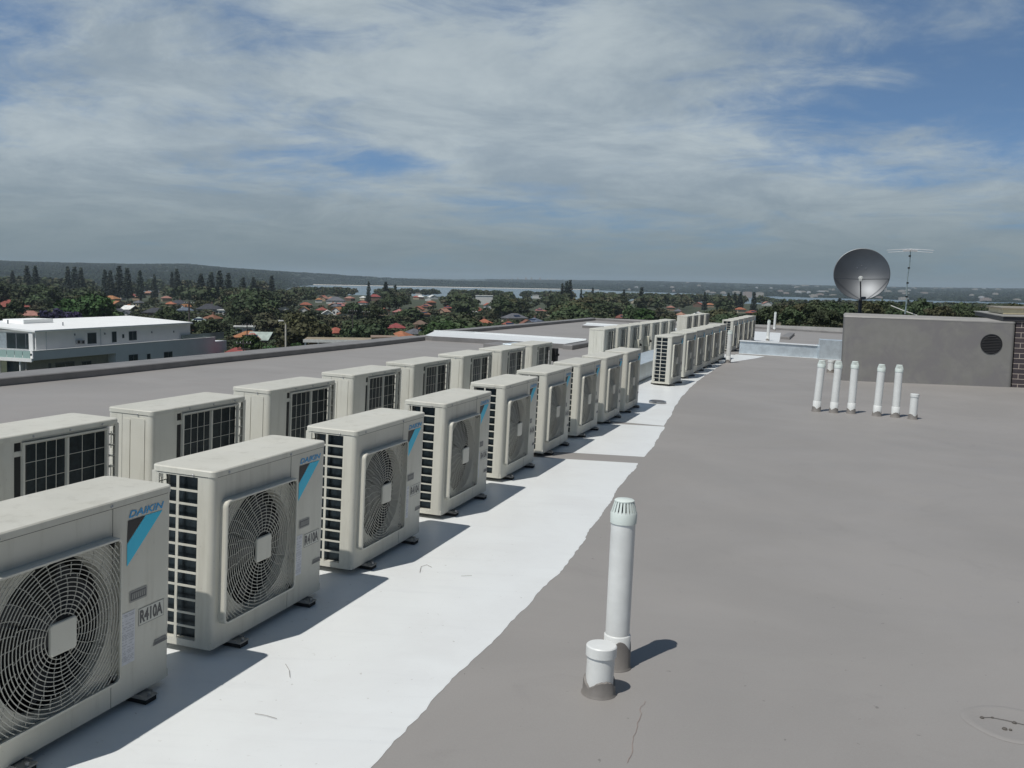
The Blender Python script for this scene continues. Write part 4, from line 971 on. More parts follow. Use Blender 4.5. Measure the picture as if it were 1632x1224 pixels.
HL = [
 (18, 485, 50, 'red', 'brick', 'large red tiled house at the left picture edge above the white block', 'hip', .4, 1), (46, 498, 34, 'salmon', 'cream', 'faded red roofed house directly behind the left end of the white block', 'hip', .1, 1),
 (97, 483, 22, 'brown', 'tan', 'brown roofed house just left of the round bright green tree', 'hip', .6, 1), (176, 474, 24, 'orange', 'tan', 'orange brown tiled house right of the round bright green tree', 'hip', -.3, 1),
 (186, 481, 16, 'orange', 'cream', 'small orange house below another orange roof right of the round tree', 'gable', .9, 1), (208, 469, 16, 'red', 'brick', 'small red roofed house above the white metal roof', 'hip', .2, 1),
 (206, 489, 24, 'white', 'brick', 'house with a bright white metal roof behind the white block', 'gable', 1.3, 1), (188, 494, 15, 'grey', 'white', 'small house with a white trimmed gable behind the white block', 'gable', .0, 1),
 (200, 497, 13, 'grey', 'white', 'small white fronted gable house beside the bright white metal roof', 'gable', .05, 1), (247, 494, 34, 'dark', 'brick', 'wide dark roofed house right of the bright white metal roof', 'hip', .1, 1),
 (285, 481, 26, 'dark', 'grey', 'charcoal roofed house behind the tall dark power pole', 'hip', -.2, 1), (294, 491, 24, 'blue', 'grey', 'blue grey metal roofed house beside the tall power pole', 'hip', .3, 1),
 (334, 489, 38, 'dark', 'grey', 'long charcoal house right of the power pole, with solar panels', 'hip', .15, 1), (357, 494, 13, 'white', 'white', 'small white box house at the end of the charcoal roof', 'flat', .0, 1),
 (316, 507, 24, 'green', 'white', 'house with a pale green metal roof in front of an orange brown roof', 'hip', .2, 1), (338, 503, 22, 'brick', 'tan', 'orange brown roofed house among trees right of the pale green roof', 'hip', -.4, 1),
 (390, 520, 30, 'white', 'white', 'white flat roofed house with a stepped parapet before the dark trees', 'flat', .2, 1), (313, 521, 24, 'orange', 'cream', 'orange roofed house at the right end of the white block', 'gable', 1.2, 1),
 (396, 530, 40, 'orange', 'brick', 'orange tiled house in front of the white flat roofed house', 'hip', .35, 1), (416, 533, 40, 'green', 'brick', 'large grey green gabled house near the pale street light', 'gable', 1.5, 1),
 (378, 557, 48, 'red', 'brick', 'red tiled house low behind the left kerb, right of the white block', 'hip', .1, 1), (402, 533, 14, 'salmon', 'brick', 'small red roof between the orange tiled house and the grey green gable', 'hip', .0, 1),
 (535, 524, 26, 'orange', 'cream', 'orange tiled house behind the flat carport roof', 'hip', .8, 1), (487, 483, 18, 'red', 'cream', 'orange red roof above the middle trees left of a cluster of pale houses', 'hip', .1, 1),
 (513, 491, 14, 'red', 'white', 'small red roof beside white gables amid the middle trees', 'hip', .5, 1), (540, 485, 24, 'salmon', 'tan', 'dusty orange roof in the cluster of houses amid the middle trees', 'hip', .2, 1),
 (550, 497, 24, 'brick', 'cream', 'red brown house with a pale gable amid the middle trees', 'gable', .4, 1), (535, 477, 28, 'grey', 'white', 'pale grey house with white trim above the dusty orange roof', 'hip', .1, 1),
 (447, 455, 30, 'brick', 'brick', 'long red brick flats on the skyline of trees left of the water', 'hip', .0, 2), (522, 496, 12, 'white', 'white', 'tiny white gabled house beside the small red roof', 'gable', .2, 1),
 (590, 497, 15, 'orange', 'cream', 'bright orange roof behind the pale gum tree trunk', 'hip', .3, 1), (597, 471, 18, 'red', 'brick', 'faded red house below the flat building on the shore', 'hip', .0, 2),
 (585, 461, 28, 'white', 'brick', 'dark flat building with a white roof edge at the waterside', 'flat', .0, 2), (632, 517, 26, 'red', 'brick', 'bright red orange roof, rear one of the pair left of the white upstand', 'hip', .3, 1),
 (640, 530, 32, 'orange', 'brick', 'bright orange roof, front one of the pair left of the white upstand', 'hip', -.5, 1), (661, 526, 22, 'grey', 'brick', 'grey roofed house with solar panels beside the bright orange roof', 'hip', .6, 1),
 (672, 524, 10, 'red', 'brick', 'narrow red roof right of the grey solar roof', 'hip', .2, 1), (670, 512, 18, 'brown', 'cream', 'brown roof half hidden behind the leafy tree left of the white upstand', 'hip', .1, 1),
 (676, 497, 18, 'brick', 'brick', 'dark red roof among trees above the leafy tree', 'hip', .2, 1), (613, 537, 28, 'tan', 'cream', 'cream two storey house front behind the left kerb', 'flat', .15, 2),
 (679, 486, 16, 'brick', 'tan', 'brown red roof in the trees below the pale waterside cluster', 'hip', .1, 1), (690, 472, 14, 'white', 'white', 'white house with a curved bright end near the water', 'gable', .5, 1),
 (668, 467, 10, 'salmon', 'white', 'small pinkish house in the pale cluster near the water', 'flat', .0, 2), (683, 474, 10, 'white', 'white', 'small white house left of the curved white one', 'gable', .0, 1), (709, 466, 12, 'salmon', 'tan', 'pale orange house at the waterside right of the curved white one', 'hip', .0, 1),
 (772, 471, 26, 'white', 'white', 'large white stepped apartment building near the water', 'flat', .1, 3), (773, 510, 15, 'orange', 'tan', 'small orange roof among trees above the far left kerb', 'hip', .2, 1),
 (821, 503, 34, 'grey', 'cream', 'large grey hip roofed house above the far left kerb', 'hip', .5, 1), (812, 514, 22, 'red', 'brick', 'bright red roof right in front of the grey hip roofed house', 'hip', .3, 1),
 (841, 512, 14, 'brick', 'white', 'dark red roof with a white gable right of the grey hip roof', 'gable', .2, 1), (853, 508, 20, 'blue', 'grey', 'dark blue grey roof sloping right of the white gable', 'hip', -.6, 1),
 (861, 492, 10, 'salmon', 'cream', 'small pale orange house, left one of two among the dark trees', 'hip', .0, 1), (876, 493, 10, 'salmon', 'cream', 'small pale orange house, right one of two among the dark trees', 'hip', .3, 1),
 (926, 469, 11, 'orange', 'tan', 'tan orange building just right of the twin tall pines', 'flat', .0, 2), (856, 470, 14, 'white', 'white', 'white building left of the twin tall pines', 'flat', .0, 2), (825, 469, 10, 'white', 'cream', 'pale building below the water line right of the stepped white building', 'flat', .0, 2),
 (994, 503, 24, 'brick', 'brick', 'red brown roof behind the second back row of units', 'hip', .1, 1), (1003, 494, 8, 'brick', 'brick', 'small brick house top above the red brown roof', 'flat', .0, 2),
 (1070, 488, 10, 'salmon', 'tan', 'small tan house among the trees above the farthest back row', 'hip', .2, 1), (1132, 484, 12, 'orange', 'tan', 'orange roof above the farthest back row of units', 'hip', .1, 1),
 (1181, 491, 15, 'orange', 'cream', 'orange roof above the farthest front row of units', 'hip', .4, 1), (1201, 496, 18, 'red', 'brick', 'red roof left of the farthest white vent pipe', 'hip', .1, 1), (1198, 478, 8, 'white', 'white', 'small white house above the red roof near the farthest pipes', 'flat', .0, 1),
 (195, 443, 50, 'tan', 'tan', 'long tan flat roofed building beneath the skyline pines at left', 'flat', .0, 2), (372, 452, 60, 'brown', 'brick', 'very long brown roofed building beneath the skyline pines', 'hip', .0, 2),
 (272, 447, 18, 'salmon', 'tan', 'small tan and orange building left of the long brown roof', 'flat', .0, 2), (20, 431, 32, 'white', 'white', 'long white shed far off beneath the hill at the left edge', 'flat', .0, 2),
 (125, 439, 16, 'white', 'white', 'pale shed beneath the skyline pines right of the far white shed', 'flat', .0, 2), (110, 453, 8, 'white', 'cream', 'tiny pale house in the left trees', 'flat', .0, 1), (158, 450, 8, 'white', 'white', 'tiny white house left of the long tan building', 'flat', .0, 1),
 (324, 449, 14, 'brick', 'brick', 'brick building between the tan building and the long brown roof', 'flat', .0, 2), (216, 440, 10, 'white', 'white', 'pale green white shed right of the tall skyline pine', 'flat', 0, 2)]
for h_ in HL: house(*h_[:6], form=h_[6], rot=h_[7], storeys=h_[8])
rh = random.Random(21); SMALL = [('orange', 'orange tiled'), ('red', 'red tiled'), ('salmon', 'faded orange'), ('grey', 'grey tiled'), ('white', 'pale')]
for i in range(44):
    px = rh.choice((rh.uniform(445, 585), rh.uniform(585, 780), rh.uniform(160, 330), rh.uniform(960, 1225), rh.uniform(480, 600))); py = hor(px) + rh.uniform(24, 50)
    k_ = SMALL[rh.choice((0, 0, 1, 2, 2, 3, 4))]; sec = 'left of the street light' if px < 450 else 'between the street light and the white upstand' if px < 690 else 'right of the white upstand' if px < 800 else 'above the rear units'
    t = house(px, py, rh.uniform(8, 15), k_[0], rh.choice(('cream', 'white', 'tan', 'brick')), 'tiny %s roof glimpsed between distant treetops, %s' % (k_[1], sec), form=rh.choice(('hip', 'hip', 'gable')), rot=rh.uniform(-.6, .6)); t['group'] = 'tiny %s roofs %s' % (k_[1], sec)
# flat carport with posts behind the left kerb
x, Y = at_dist(540, 165), 165.0; z0 = gz(x, Y); zt_ = on_level(540, 540, 0)[0]*0 + EYE - (540 - hor(540))*Y/FPX
t = thing('carport', 'flat roofed carport on thin posts behind the left kerb', 'carport', Matrix.Translation((x, Y, 0)) @ Matrix.Rotation(.12, 4, 'Z'))
mb = MB(); mb.prism([(-5.6, -3), (5.4, -3), (5.4, 4), (-5.6, 4)], zt_ - .3, zt_ + .05, .03); mb.build('roof', RO['tan'], t)
mb = MB(); mb.box(-5.65, 5.45, -3.12, -3.005, zt_ - .42, zt_ + .08); mb.build('fascia', WA['white'], t)
for q in (-5.3, -3.2, -.8, 1.6, 3.4, 5.1): mb = MB(); mb.box(q - .13, q + .13, -2.9, -2.65, z0 - .5, zt_ - .301); mb.build('post', WA['white'], t)
mb = MB(); mb.box(-5.2, 5.2, 3.4, 3.6, z0 - .5, zt_ - .302); mb.build('wall', WA['brick'], t)
OCC.append((484, 592, 528, 560, Y))
house(590, 541, 40, 'blue', 'grey', 'grey flat roof beside the carport behind the left kerb', form='flat', rot=.1, Y=186)
tag(bpy.data.objects[-1] if 0 else None) if 0 else None
for px, py, w, lab in ((418, 562, 26, 'low cream garden wall behind the left kerb below the street light'), (490, 556, 24, 'low pale garden wall at the foot of the carport'), (1236, 518, 22, 'low pale wall beyond the far roof kerb right of the vent pipes')):
    Y = 150.0; x = at_dist(px, Y); zt_ = EYE - (py - 3 - hor(px))*Y/FPX; mb = MB(); mb.box(-w*Y/FPX/2, w*Y/FPX/2, 0, .25, gz(x, Y) - 1, zt_); mb.box(-w*Y/FPX/2 - .05, w*Y/FPX/2 + .05, -.05, .3, zt_ + .001, zt_ + .12)
    o = mb.build('garden_wall', WA['cream']); o.matrix_world = Matrix.Translation((x, Y, 0)); tag(o, lab, 'wall'); OCC.append((px - w/2, px + w/2, py - 6, py + 6, Y))

# ------------------------------------------------------------------ trees
rng = np.random.RandomState(11)
def leafmat(n, c, h): return mat(n, c, .7, spec=.25, var=.45, scale=.55, hue=h, hmix=(.45, .7), hscale=.28, rnd=.28)
LEAF = {'dark': leafmat('leaf_dark', (.050, .070, .032), (.080, .084, .042)), 'olive': leafmat('leaf_olive', (.082, .086, .040), (.118, .104, .056)), 'mid': leafmat('leaf_mid', (.060, .084, .038), (.088, .096, .048)),
        'bright': leafmat('leaf_bright', (.046, .088, .028), (.064, .098, .034)), 'purple': leafmat('leaf_purple', (.055, .042, .105), (.04, .035, .07)), 'pine': leafmat('leaf_pine', (.044, .060, .042), (.054, .066, .044))}
BARK = mat('bark', (.10, .085, .07), .9, var=.2, scale=2); BARKP = mat('bark_pale', (.33, .30, .25), .9, var=.2, scale=2)
def quads(cent, nrm, size):
    n = len(cent); a = rng.randn(n, 3); u = np.cross(nrm, a); u /= np.linalg.norm(u, axis=1)[:, None] + 1e-9; v = np.cross(nrm, u)
    s = size[:, None]*.5; asp = rng.uniform(.6, 1.3, (n, 1))
    return np.concatenate([(cent - u*s - v*s*asp)[:, None], (cent + u*s - v*s*asp)[:, None], (cent + u*s + v*s*asp)[:, None], (cent - u*s + v*s*asp)[:, None]], 1).reshape(-1, 3)
def np_mesh(name, co, mats, mi=None):
    n = len(co)//4; me = bpy.data.meshes.new(name); me.vertices.add(n*4); me.vertices.foreach_set('co', co.astype(np.float32).ravel())
    me.loops.add(n*4); me.loops.foreach_set('vertex_index', np.arange(n*4, dtype=np.int32)); me.polygons.add(n); me.polygons.foreach_set('loop_start', np.arange(0, n*4, 4, dtype=np.int32))
    for q in mats: me.materials.append(q)
    me.update(calc_edges=True); return me
def crown_co(n_clump, n_leaf, leaf, flat=.8, hollow=.55, spread=1.0):         # unit crown: radius 1, centred on z = 0
    out = []
    d = rng.randn(n_clump, 3); d /= np.linalg.norm(d, axis=1)[:, None]; d[:, 2] = np.where(d[:, 2] < -.45, -d[:, 2], d[:, 2])
    c = d*rng.uniform(hollow, .86, (n_clump, 1)); c[:, 2] *= flat; c[:, :2] *= spread*(1 + .22*rng.randn(n_clump, 1))
    for k in range(n_clump):
        r_ = rng.uniform(.22, .40); p = rng.randn(n_leaf, 3); p /= np.linalg.norm(p, axis=1)[:, None]; nr = p + .55*rng.randn(n_leaf, 3); nr /= np.linalg.norm(nr, axis=1)[:, None]
        p = p*(r_*rng.uniform(.55, 1.12, (n_leaf, 1))); p[:, 2] *= .72
        out.append(quads(c[k] + p, nr, rng.uniform(.6, 1.4, n_leaf)*leaf))
    return np.concatenate(out)
def trunk_mb(h, r, limbs=5, spread=.5):
    mb = MB(); mb.tube([(0, 0, -.5), (.02*h, 0, h*.4), (0, .02*h, h*.8)], [r*1.2, r, r*.55], 8)
    for i in range(limbs):
        a = 6.28*i/limbs + rng.rand(); z0 = h*rng.uniform(.35, .6); mb.tube([(0, 0, z0), (math.cos(a)*h*spread*.35, math.sin(a)*h*spread*.35, z0 + h*.22), (math.cos(a)*h*spread*.6, math.sin(a)*h*spread*.6, h*rng.uniform(.75, .95))], [r*.55, r*.38, r*.12], 6)
    return mb
PROT = {}
for kind in ('dark', 'olive', 'mid', 'bright', 'purple'):
    for q in range(3 if kind in ('dark', 'mid', 'olive') else 2):
        co = crown_co(36, 80, .105 + .015*q, flat=(.72, .9, .62)[q % 3], spread=(1, .9, 1.1)[q % 3])
        PROT[kind, q] = (np_mesh('crown', co, [LEAF[kind]]), trunk_mb(1.0, .035).mesh('trunk', BARK if q != 1 else BARKP))
def pine_co(n_tier=17, n_leaf=34):
    out = []
    for i in range(n_tier):
        z = .10 + .88*i/n_tier; rad = .20*(1 - z)**.62*rng.uniform(.8, 1.12) + .012; nbr = max(6, int(10*(1 - z) + 7))
        for b in range(nbr):
            a = 6.28*b/nbr + rng.rand(); n = max(3, int(n_leaf*(rad/.2)*.45)); t_ = rng.uniform(.15, 1, n); x = np.stack([math.cos(a)*rad*t_, math.sin(a)*rad*t_, z - .022*t_ + .035*t_*t_], 1) + rng.randn(n, 3)*.007
            nr = np.tile([0, 0, 1.], (n, 1)) + .6*rng.randn(n, 3); nr /= np.linalg.norm(nr, axis=1)[:, None]; out.append(quads(x, nr, rng.uniform(.03, .055, n)))
    return np.concatenate(out)
for q in range(3): PROT['pine', q] = (np_mesh('crown', pine_co(), [LEAF['pine']]), MB().tube([(0, 0, -.02), (0, 0, .5), (0, 0, .98)], [.014, .009, .002], 8).mesh('trunk', BARK))
def tree(px, Y, z_top, width, kind, label, group=None, base=None, var=None, name='tree', squash=None):
    x = at_dist(px, Y); z0 = gz(x, Y) if base is None else base; H = z_top - z0; q = rng.randint(3 if kind in ('dark', 'mid', 'olive', 'pine') else 2) if var is None else var
    t = thing(name, label, 'tree', Matrix.Translation((x, Y, z0)) @ Matrix.Rotation(rng.uniform(0, 6.28), 4, 'Z'), group); cr, tr = PROT[kind, q]
    c = link('crown', cr, t); k_ = link('trunk', tr, t)
    if kind == 'pine': s_ = width*1.25/.4; c.scale = (s_, s_, H); k_.scale = (H, H, H)
    else:
        rz = squash or min(H*.46, width*.52); c.scale = (width*.52, width*.52, rz); c.location = (0, 0, H - rz*.86); k_.scale = (H*.85, H*.85, H*.85)
    return t
def tree_px(px, ytop, wpx, Y, kind, label, group=None, name='tree', var=None, guard=False, squash=None):
    if guard: OCC.append((px - wpx*.4, px + wpx*.4, ytop + 2, ytop + wpx*.5, Y))
    return tree(px, Y, EYE - (ytop - hor(px))*Y/FPX, wpx*Y/FPX, kind, label, group, name=name, var=var, squash=squash)
# trees one can single out
tree_px(143, 464, 74, 235, 'bright', 'large round bright green tree behind the white apartment block', guard=True, var=0)
tree_px(88, 488, 48, 215, 'purple', 'purple flowering tree behind the white roof, left of the round green tree', guard=True, var=0)
tree_px(118, 497, 26, 205, 'purple', 'smaller purple flowering tree at the foot of the round green tree', guard=True, var=1)
tree_px(478, 507, 78, 185, 'olive', 'big olive brown tree behind the flat carport', guard=True, var=0); tree_px(505, 512, 50, 190, 'olive', 'olive tree at the right flank of the big olive brown tree', var=1)
tree_px(395, 533, 40, 150, 'bright', 'small lime green tree behind the left kerb before the orange tiled house', guard=True, var=1); tree_px(432, 548, 44, 140, 'bright', 'low lime green shrub tree behind the kerb below the street light', guard=True, var=0)
tree_px(472, 546, 22, 142, 'bright', 'small green bush left of the carport posts', var=1); tree_px(712, 507, 72, 210, 'bright', 'broad leafy green tree left of the end of the white upstand', guard=True, var=0); tree_px(742, 502, 60, 230, 'mid', 'leafy green tree right behind the white upstand', var=1)
tree_px(596, 484, 36, 345, 'mid', 'bright topped green tree above the pair of orange roofs', var=0); tree_px(655, 492, 50, 372, 'mid', 'rounded green tree behind the pair of orange roofs', var=1); tree_px(560, 480, 34, 420, 'dark', 'tall dark palm-like tree right of the house cluster', var=2)
tree_px(795, 513, 26, 200, 'mid', 'small green tree left of the bright red roof', var=0); tree_px(900, 503, 40, 240, 'olive', 'low yellow green tree above the far left kerb', var=2)
tree_px(1010, 488, 40, 240, 'mid', 'round green tree behind the second back row of units', var=1); tree_px(1027, 491, 36, 235, 'bright', 'bright green tree right of the red brown roof', var=1)
tree_px(303, 507, 34, 240, 'mid', 'palm like green tree at the right end of the white block', var=2); tree_px(330, 508, 40, 235, 'mid', 'dark green tree before the charcoal roofed house', var=1); tree_px(268, 488, 36, 260, 'mid', 'green tree between the wide dark roof and the power pole', var=0)
tree_px(25, 478, 30, 300, 'mid', 'green tree beside the large red roof at the left edge', var=1); tree_px(8, 492, 34, 205, 'dark', 'dark tree in front of the large red roof at the left edge', var=0)
# tall dark trees just beyond the far roof edge and behind the grey wall
for i, (px, yt, w, Y) in enumerate([(1222, 492, 44, 125), (1246, 484, 46, 135), (1272, 480, 52, 130), (1300, 482, 50, 125), (1326, 478, 48, 140), (1350, 486, 46, 120), (1386, 480, 50, 130), (1412, 478, 56, 150), (1440, 482, 52, 135), (1470, 479, 56, 150), (1500, 484, 50, 140), (1532, 482, 56, 155), (1562, 486, 50, 140), (1596, 484, 54, 150), (1625, 480, 50, 165), (1262, 490, 40, 110), (1318, 490, 44, 108), (1195, 500, 34, 150)]):
    tree_px(px, yt, w, Y, ('dark', 'dark', 'olive', 'mid')[i % 4], 'tall dark tree in the dense clump beyond the far right roof edge', 'dark trees beyond the far right roof edge')
# Norfolk pines standing against the sky
PINES = [(19.6, 424.5, 9), (43, 417, 12), (56, 416.5, 12), (108, 418, 11), (118.5, 419, 13), (129, 419.6, 12), (167, 423, 11), (176, 424.5, 11), (190, 417, 14), (203, 420.4, 13), (223, 424.5, 11), (246, 431, 8), (274, 427, 8), (282, 422, 11), (320, 430, 14), (336.5, 427, 14), (350, 425, 14), (364, 428.6, 12), (387, 436, 12), (404, 435, 12), (433, 433, 10)]
for px, yt, w in PINES:
    g = 'left' if px < 150 else 'middle' if px < 260 else 'right'
    lab = {'left': 'dark cone shaped pine against the hill above the left part of the white block', 'middle': 'dark cone shaped pine above the round bright green tree and the long tan building', 'right': 'dark cone shaped pine above the long brown roofed building'}[g]
    tree_px(px, yt + 4.5, w*1.15, 900 + rng.uniform(-60, 60), 'pine', lab, 'pines along the left skyline, %s part' % g, name='pine_tree')
for px, yt, w, lab in [(587.5, 446.5, 8, 'small dark pine over the flat waterside building'), (615, 447, 13, 'broad dark pine against the water left of its thinner neighbour'), (630, 452, 10, 'thin dark pine against the water right of its broader neighbour'), (896.5, 450, 9, 'smallest and leftmost of the tall dark pines close together against the far shore'),
                   (903, 446.5, 11, 'middle one of the close tall pines against the far shore'), (908.5, 444.5, 12, 'tallest and rightmost of the close pines against the far shore'), (926.7, 459, 6, 'small pine just above the tan orange building'), (945, 457, 8, 'lone small pine right of the tan orange building'),
                   (1023, 456, 11, 'dark pine on the waterline above the second back row of units'), (995, 460, 8, 'squat dark pine left of the pine on the waterline'), (1124, 464, 8, 'dark pine above the farthest back row of units'), (1162, 465, 8, 'leftmost of the small pines above the farthest front row'), (1172, 464.5, 9, 'second small pine above the farthest front row'), (1181, 464, 9, 'third small pine above the farthest front row, next to the long pale shed'), (1202.5, 464, 10, 'rightmost small pine above the farthest front row'), (1339, 474, 12, 'dark pine rising left of the satellite dish'), (1449, 476, 9, 'dark pine behind the aerial mast')]:
    tree_px(px, yt, w, 850, 'pine', lab, name='pine_tree')
# the many street and garden trees between the houses
def treeline(px): return hor(px) + float(np.interp(px, [-200, 300, 420, 470, 900, 960, 1200, 1240, 1900], [3, 5, 8, 12, 12, 10.5, 10.5, 18, 18]))
def blocked(px, yt, yb, hw, Y):
    for x0, x1, y0, y1, D in OCC:
        if Y < D + 2 and px + hw > x0 and px - hw < x1 and yt < y1 and yb > y0: return True
    return False
SEC = [(-60, 260, 'left'), (260, 480, 'midleft'), (480, 760, 'middle'), (760, 1230, 'far')]
LAB = {'left': '%s broadleaf tree in the mass of trees above the white apartment block', 'midleft': '%s broadleaf tree between the power pole and the street light', 'middle': '%s broadleaf tree among the houses above the carport and white upstand', 'far': '%s broadleaf tree beyond the far left kerb and rear units'}
KN = {'dark': 'dark green', 'olive': 'olive brown', 'mid': 'mid green'}
cand = 0; made = 0
while made < 225 and cand < 9000:
    cand += 1; Y = 190*(640/190)**rng.rand()**.9; px = rng.uniform(-30, 1215); x = at_dist(px, Y); H = rng.uniform(8, 15); w = H*rng.uniform(.8, 1.25); z0 = gz(x, Y)
    yt = hor(px) + (EYE - z0 - H)*FPX/Y; yb = hor(px) + (EYE - z0)*FPX/Y; hw = .45*w*FPX/Y
    if px < 365 and Y < 205 + 0*px: continue
    if yt < treeline(px) + 3: continue
    if blocked(px, yt, yb, hw, Y): continue
    kind = ('dark', 'dark', 'mid', 'olive')[rng.randint(4)]; s_ = [c for a, b, c in SEC if a <= px < b][0]
    tree(px, Y, z0 + H, w, kind, LAB[s_] % KN[kind], '%s trees, %s sector' % (KN[kind], {'left': 'left', 'midleft': 'centre left', 'middle': 'centre', 'far': 'far right'}[s_])); made += 1
# farther out the trees run together into one mass
far = []
small = [crown_co(11, 15, .25, .8) for _ in range(4)]; medium = [crown_co(22, 34, .15, .8) for _ in range(4)]
cnt = 0
while cnt < 5600:
    Y = 235*(1900/235)**rng.rand()**.80; px = rng.uniform(-220, 1850); x = at_dist(px, Y)
    if math.hypot(x, Y) > (1950 - 300*max(-.1, min(.45, x/Y))) - 60: continue
    H = rng.uniform(6, 12) if Y < 420 else rng.uniform(8, 15); w = H*rng.uniform(.5, .75); z0 = gz(x, Y); yt = hor(px) + (EYE - z0 - H)*FPX/Y; yb = hor(px) + (EYE - z0)*FPX/Y
    if yt < treeline(px): continue
    cnt += 1
    if blocked(px, yt, yb, .6*w*FPX/Y, Y): continue
    far.append((small if Y > 520 else medium)[rng.randint(4)]*np.array([w*.8, w*.8, H*.44]) + np.array([x, Y, z0 + H*.58]))
for _ in range(1500):                                          # shrubs and hedges of the gardens
    Y = rng.uniform(190, 640); px = rng.uniform(-60, 1230); x = at_dist(px, Y); H = rng.uniform(2.5, 5.5); w = rng.uniform(2.0, 4.5); z0 = gz(x, Y); yt = hor(px) + (EYE - z0 - H)*FPX/Y
    if (px < 370 and Y < 235) or blocked(px, yt + 2, yt + H*FPX/Y, .6*w*FPX/Y, Y): continue
    far.append((small if Y > 420 else medium)[rng.randint(4)]*np.array([w, w, H*.5]) + np.array([x, Y, z0 + H*.5]))
for _ in range(420):                                           # taller belt under the skyline pines
    px = rng.uniform(-120, 425); Y = rng.uniform(950, 1550); x = at_dist(px, Y); H = rng.uniform(15, 22); w = H*rng.uniform(.6, .9); z0 = gz(x, Y); yt = hor(px) + (EYE - z0 - H)*FPX/Y
    if yt < hor(px) + 3.5 or blocked(px, yt, yt + H*FPX/Y, .6*w*FPX/Y, Y): continue
    far.append(small[rng.randint(4)]*np.array([w*.8, w*.8, H*.44]) + np.array([x, Y, z0 + H*.58]))
for _ in range(900):                                           # trees thicken towards the shore
    px = rng.uniform(-120, 1750); Y = rng.uniform(1150, 1850); x = at_dist(px, Y); H = rng.uniform(9, 15); w = H*rng.uniform(.6, .9); z0 = gz(x, Y); yt = hor(px) + (EYE - z0 - H)*FPX/Y
    if math.hypot(x, Y) > 1950 - 300*max(-.1, min(.45, x/Y)) - 60 or yt < treeline(px): continue
    if blocked(px, yt, yt + H*FPX/Y, .6*w*FPX/Y, Y): continue
    far.append(small[rng.randint(4)]*np.array([w*.8, w*.8, H*.44]) + np.array([x, Y, z0 + H*.58]))
wood = link('far_woodland', np_mesh('far_woodland', np.concatenate(far), [mat('far_leaf', (.056, .076, .038), .7, spec=.2, var=.35, scale=.06, hue=(.100, .092, .056), hmix=(.45, .65), hscale=.05)])); tag(wood, kind='stuff')
# mangroves along the low headland shore and bush on the hill
far = []
HPX = [-500, 0, 60, 200, 300, 360, 440, 500, 560, 640, 720, 800, 900, 1000, 1060]
for _ in range(5200):
    px = rng.uniform(-60, 1060) if rng.rand() < .6 else rng.uniform(-60, 460); q = rng.rand()**1.3; d0_ = float(np.interp(px, HPX, HD0)); Y = d0_ + 30 + (5150 - d0_)*q; H = np.interp(px, [-500, 0, 60, 200, 300, 360, 440, 500, 560, 640, 720, 800, 900, 1000, 1060], [12, 15.6, 14.6, 14.2, 16, 11.4, 7.8, 6.0, 3.0, 0.0, -1.7, -2.2, -3.5, -5.0, -8.5])
    zt_ = EYE + H*5200/FPX; z = WZ - 1 + (zt_ - WZ + 1)*(math.sin(min(1, (Y - d0_)/(5200 - d0_))*math.pi/2)**1.25); w = rng.uniform(14, 26)*(.6 + .4*Y/5200)
    far.append(small[rng.randint(4)]*np.array([w, w*.6, w*.32]) + np.array([at_dist(px, Y), Y, z + 2]))
tag(link('headland_bush', np_mesh('headland_bush', np.concatenate(far), [mat('bush_leaf', (.022, .036, .018), .8, spec=.2, var=.4, scale=.02)])), kind='stuff')

far = []
FPX_ = [520, 600, 700, 830, 900, 1000, 1100, 1220, 1300, 1400, 1500, 1640, 2000]; FT = [-1, 2.2, 2.0, 2.6, 3.2, 4.0, 3.6, 2.4, 2.2, 1.8, 2.0, 3.2, 3]; FD = [6000, 6000, 6000, 5200, 4600, 3900, 3500, 3000, 2800, 2700, 2600, 2500, 2500]
for _ in range(4200):
    px = rng.uniform(780, 1700); q = rng.rand()**1.2; d0_ = float(np.interp(px, FPX_, FD)); Y = d0_ + 20 + (8700 - d0_)*q
    zt_ = EYE + np.interp(px, FPX_, FT)*8800/FPX; z = WZ - 1 + (zt_ - WZ + 1)*(math.sin(min(1, (Y - d0_)/(8800 - d0_))*math.pi/2)**1.25); w = rng.uniform(12, 24)*(.5 + .5*Y/5000)
    far.append(small[rng.randint(4)]*np.array([w*1.5, w*.6, w*.26]) + np.array([at_dist(px, Y), Y, z + 1]))
tag(link('far_shore_trees', np_mesh('far_shore_trees', np.concatenate(far), [mat('far_shore_leaf', (.026, .040, .024), .8, spec=.2, var=.4, scale=.01)])), kind='stuff')

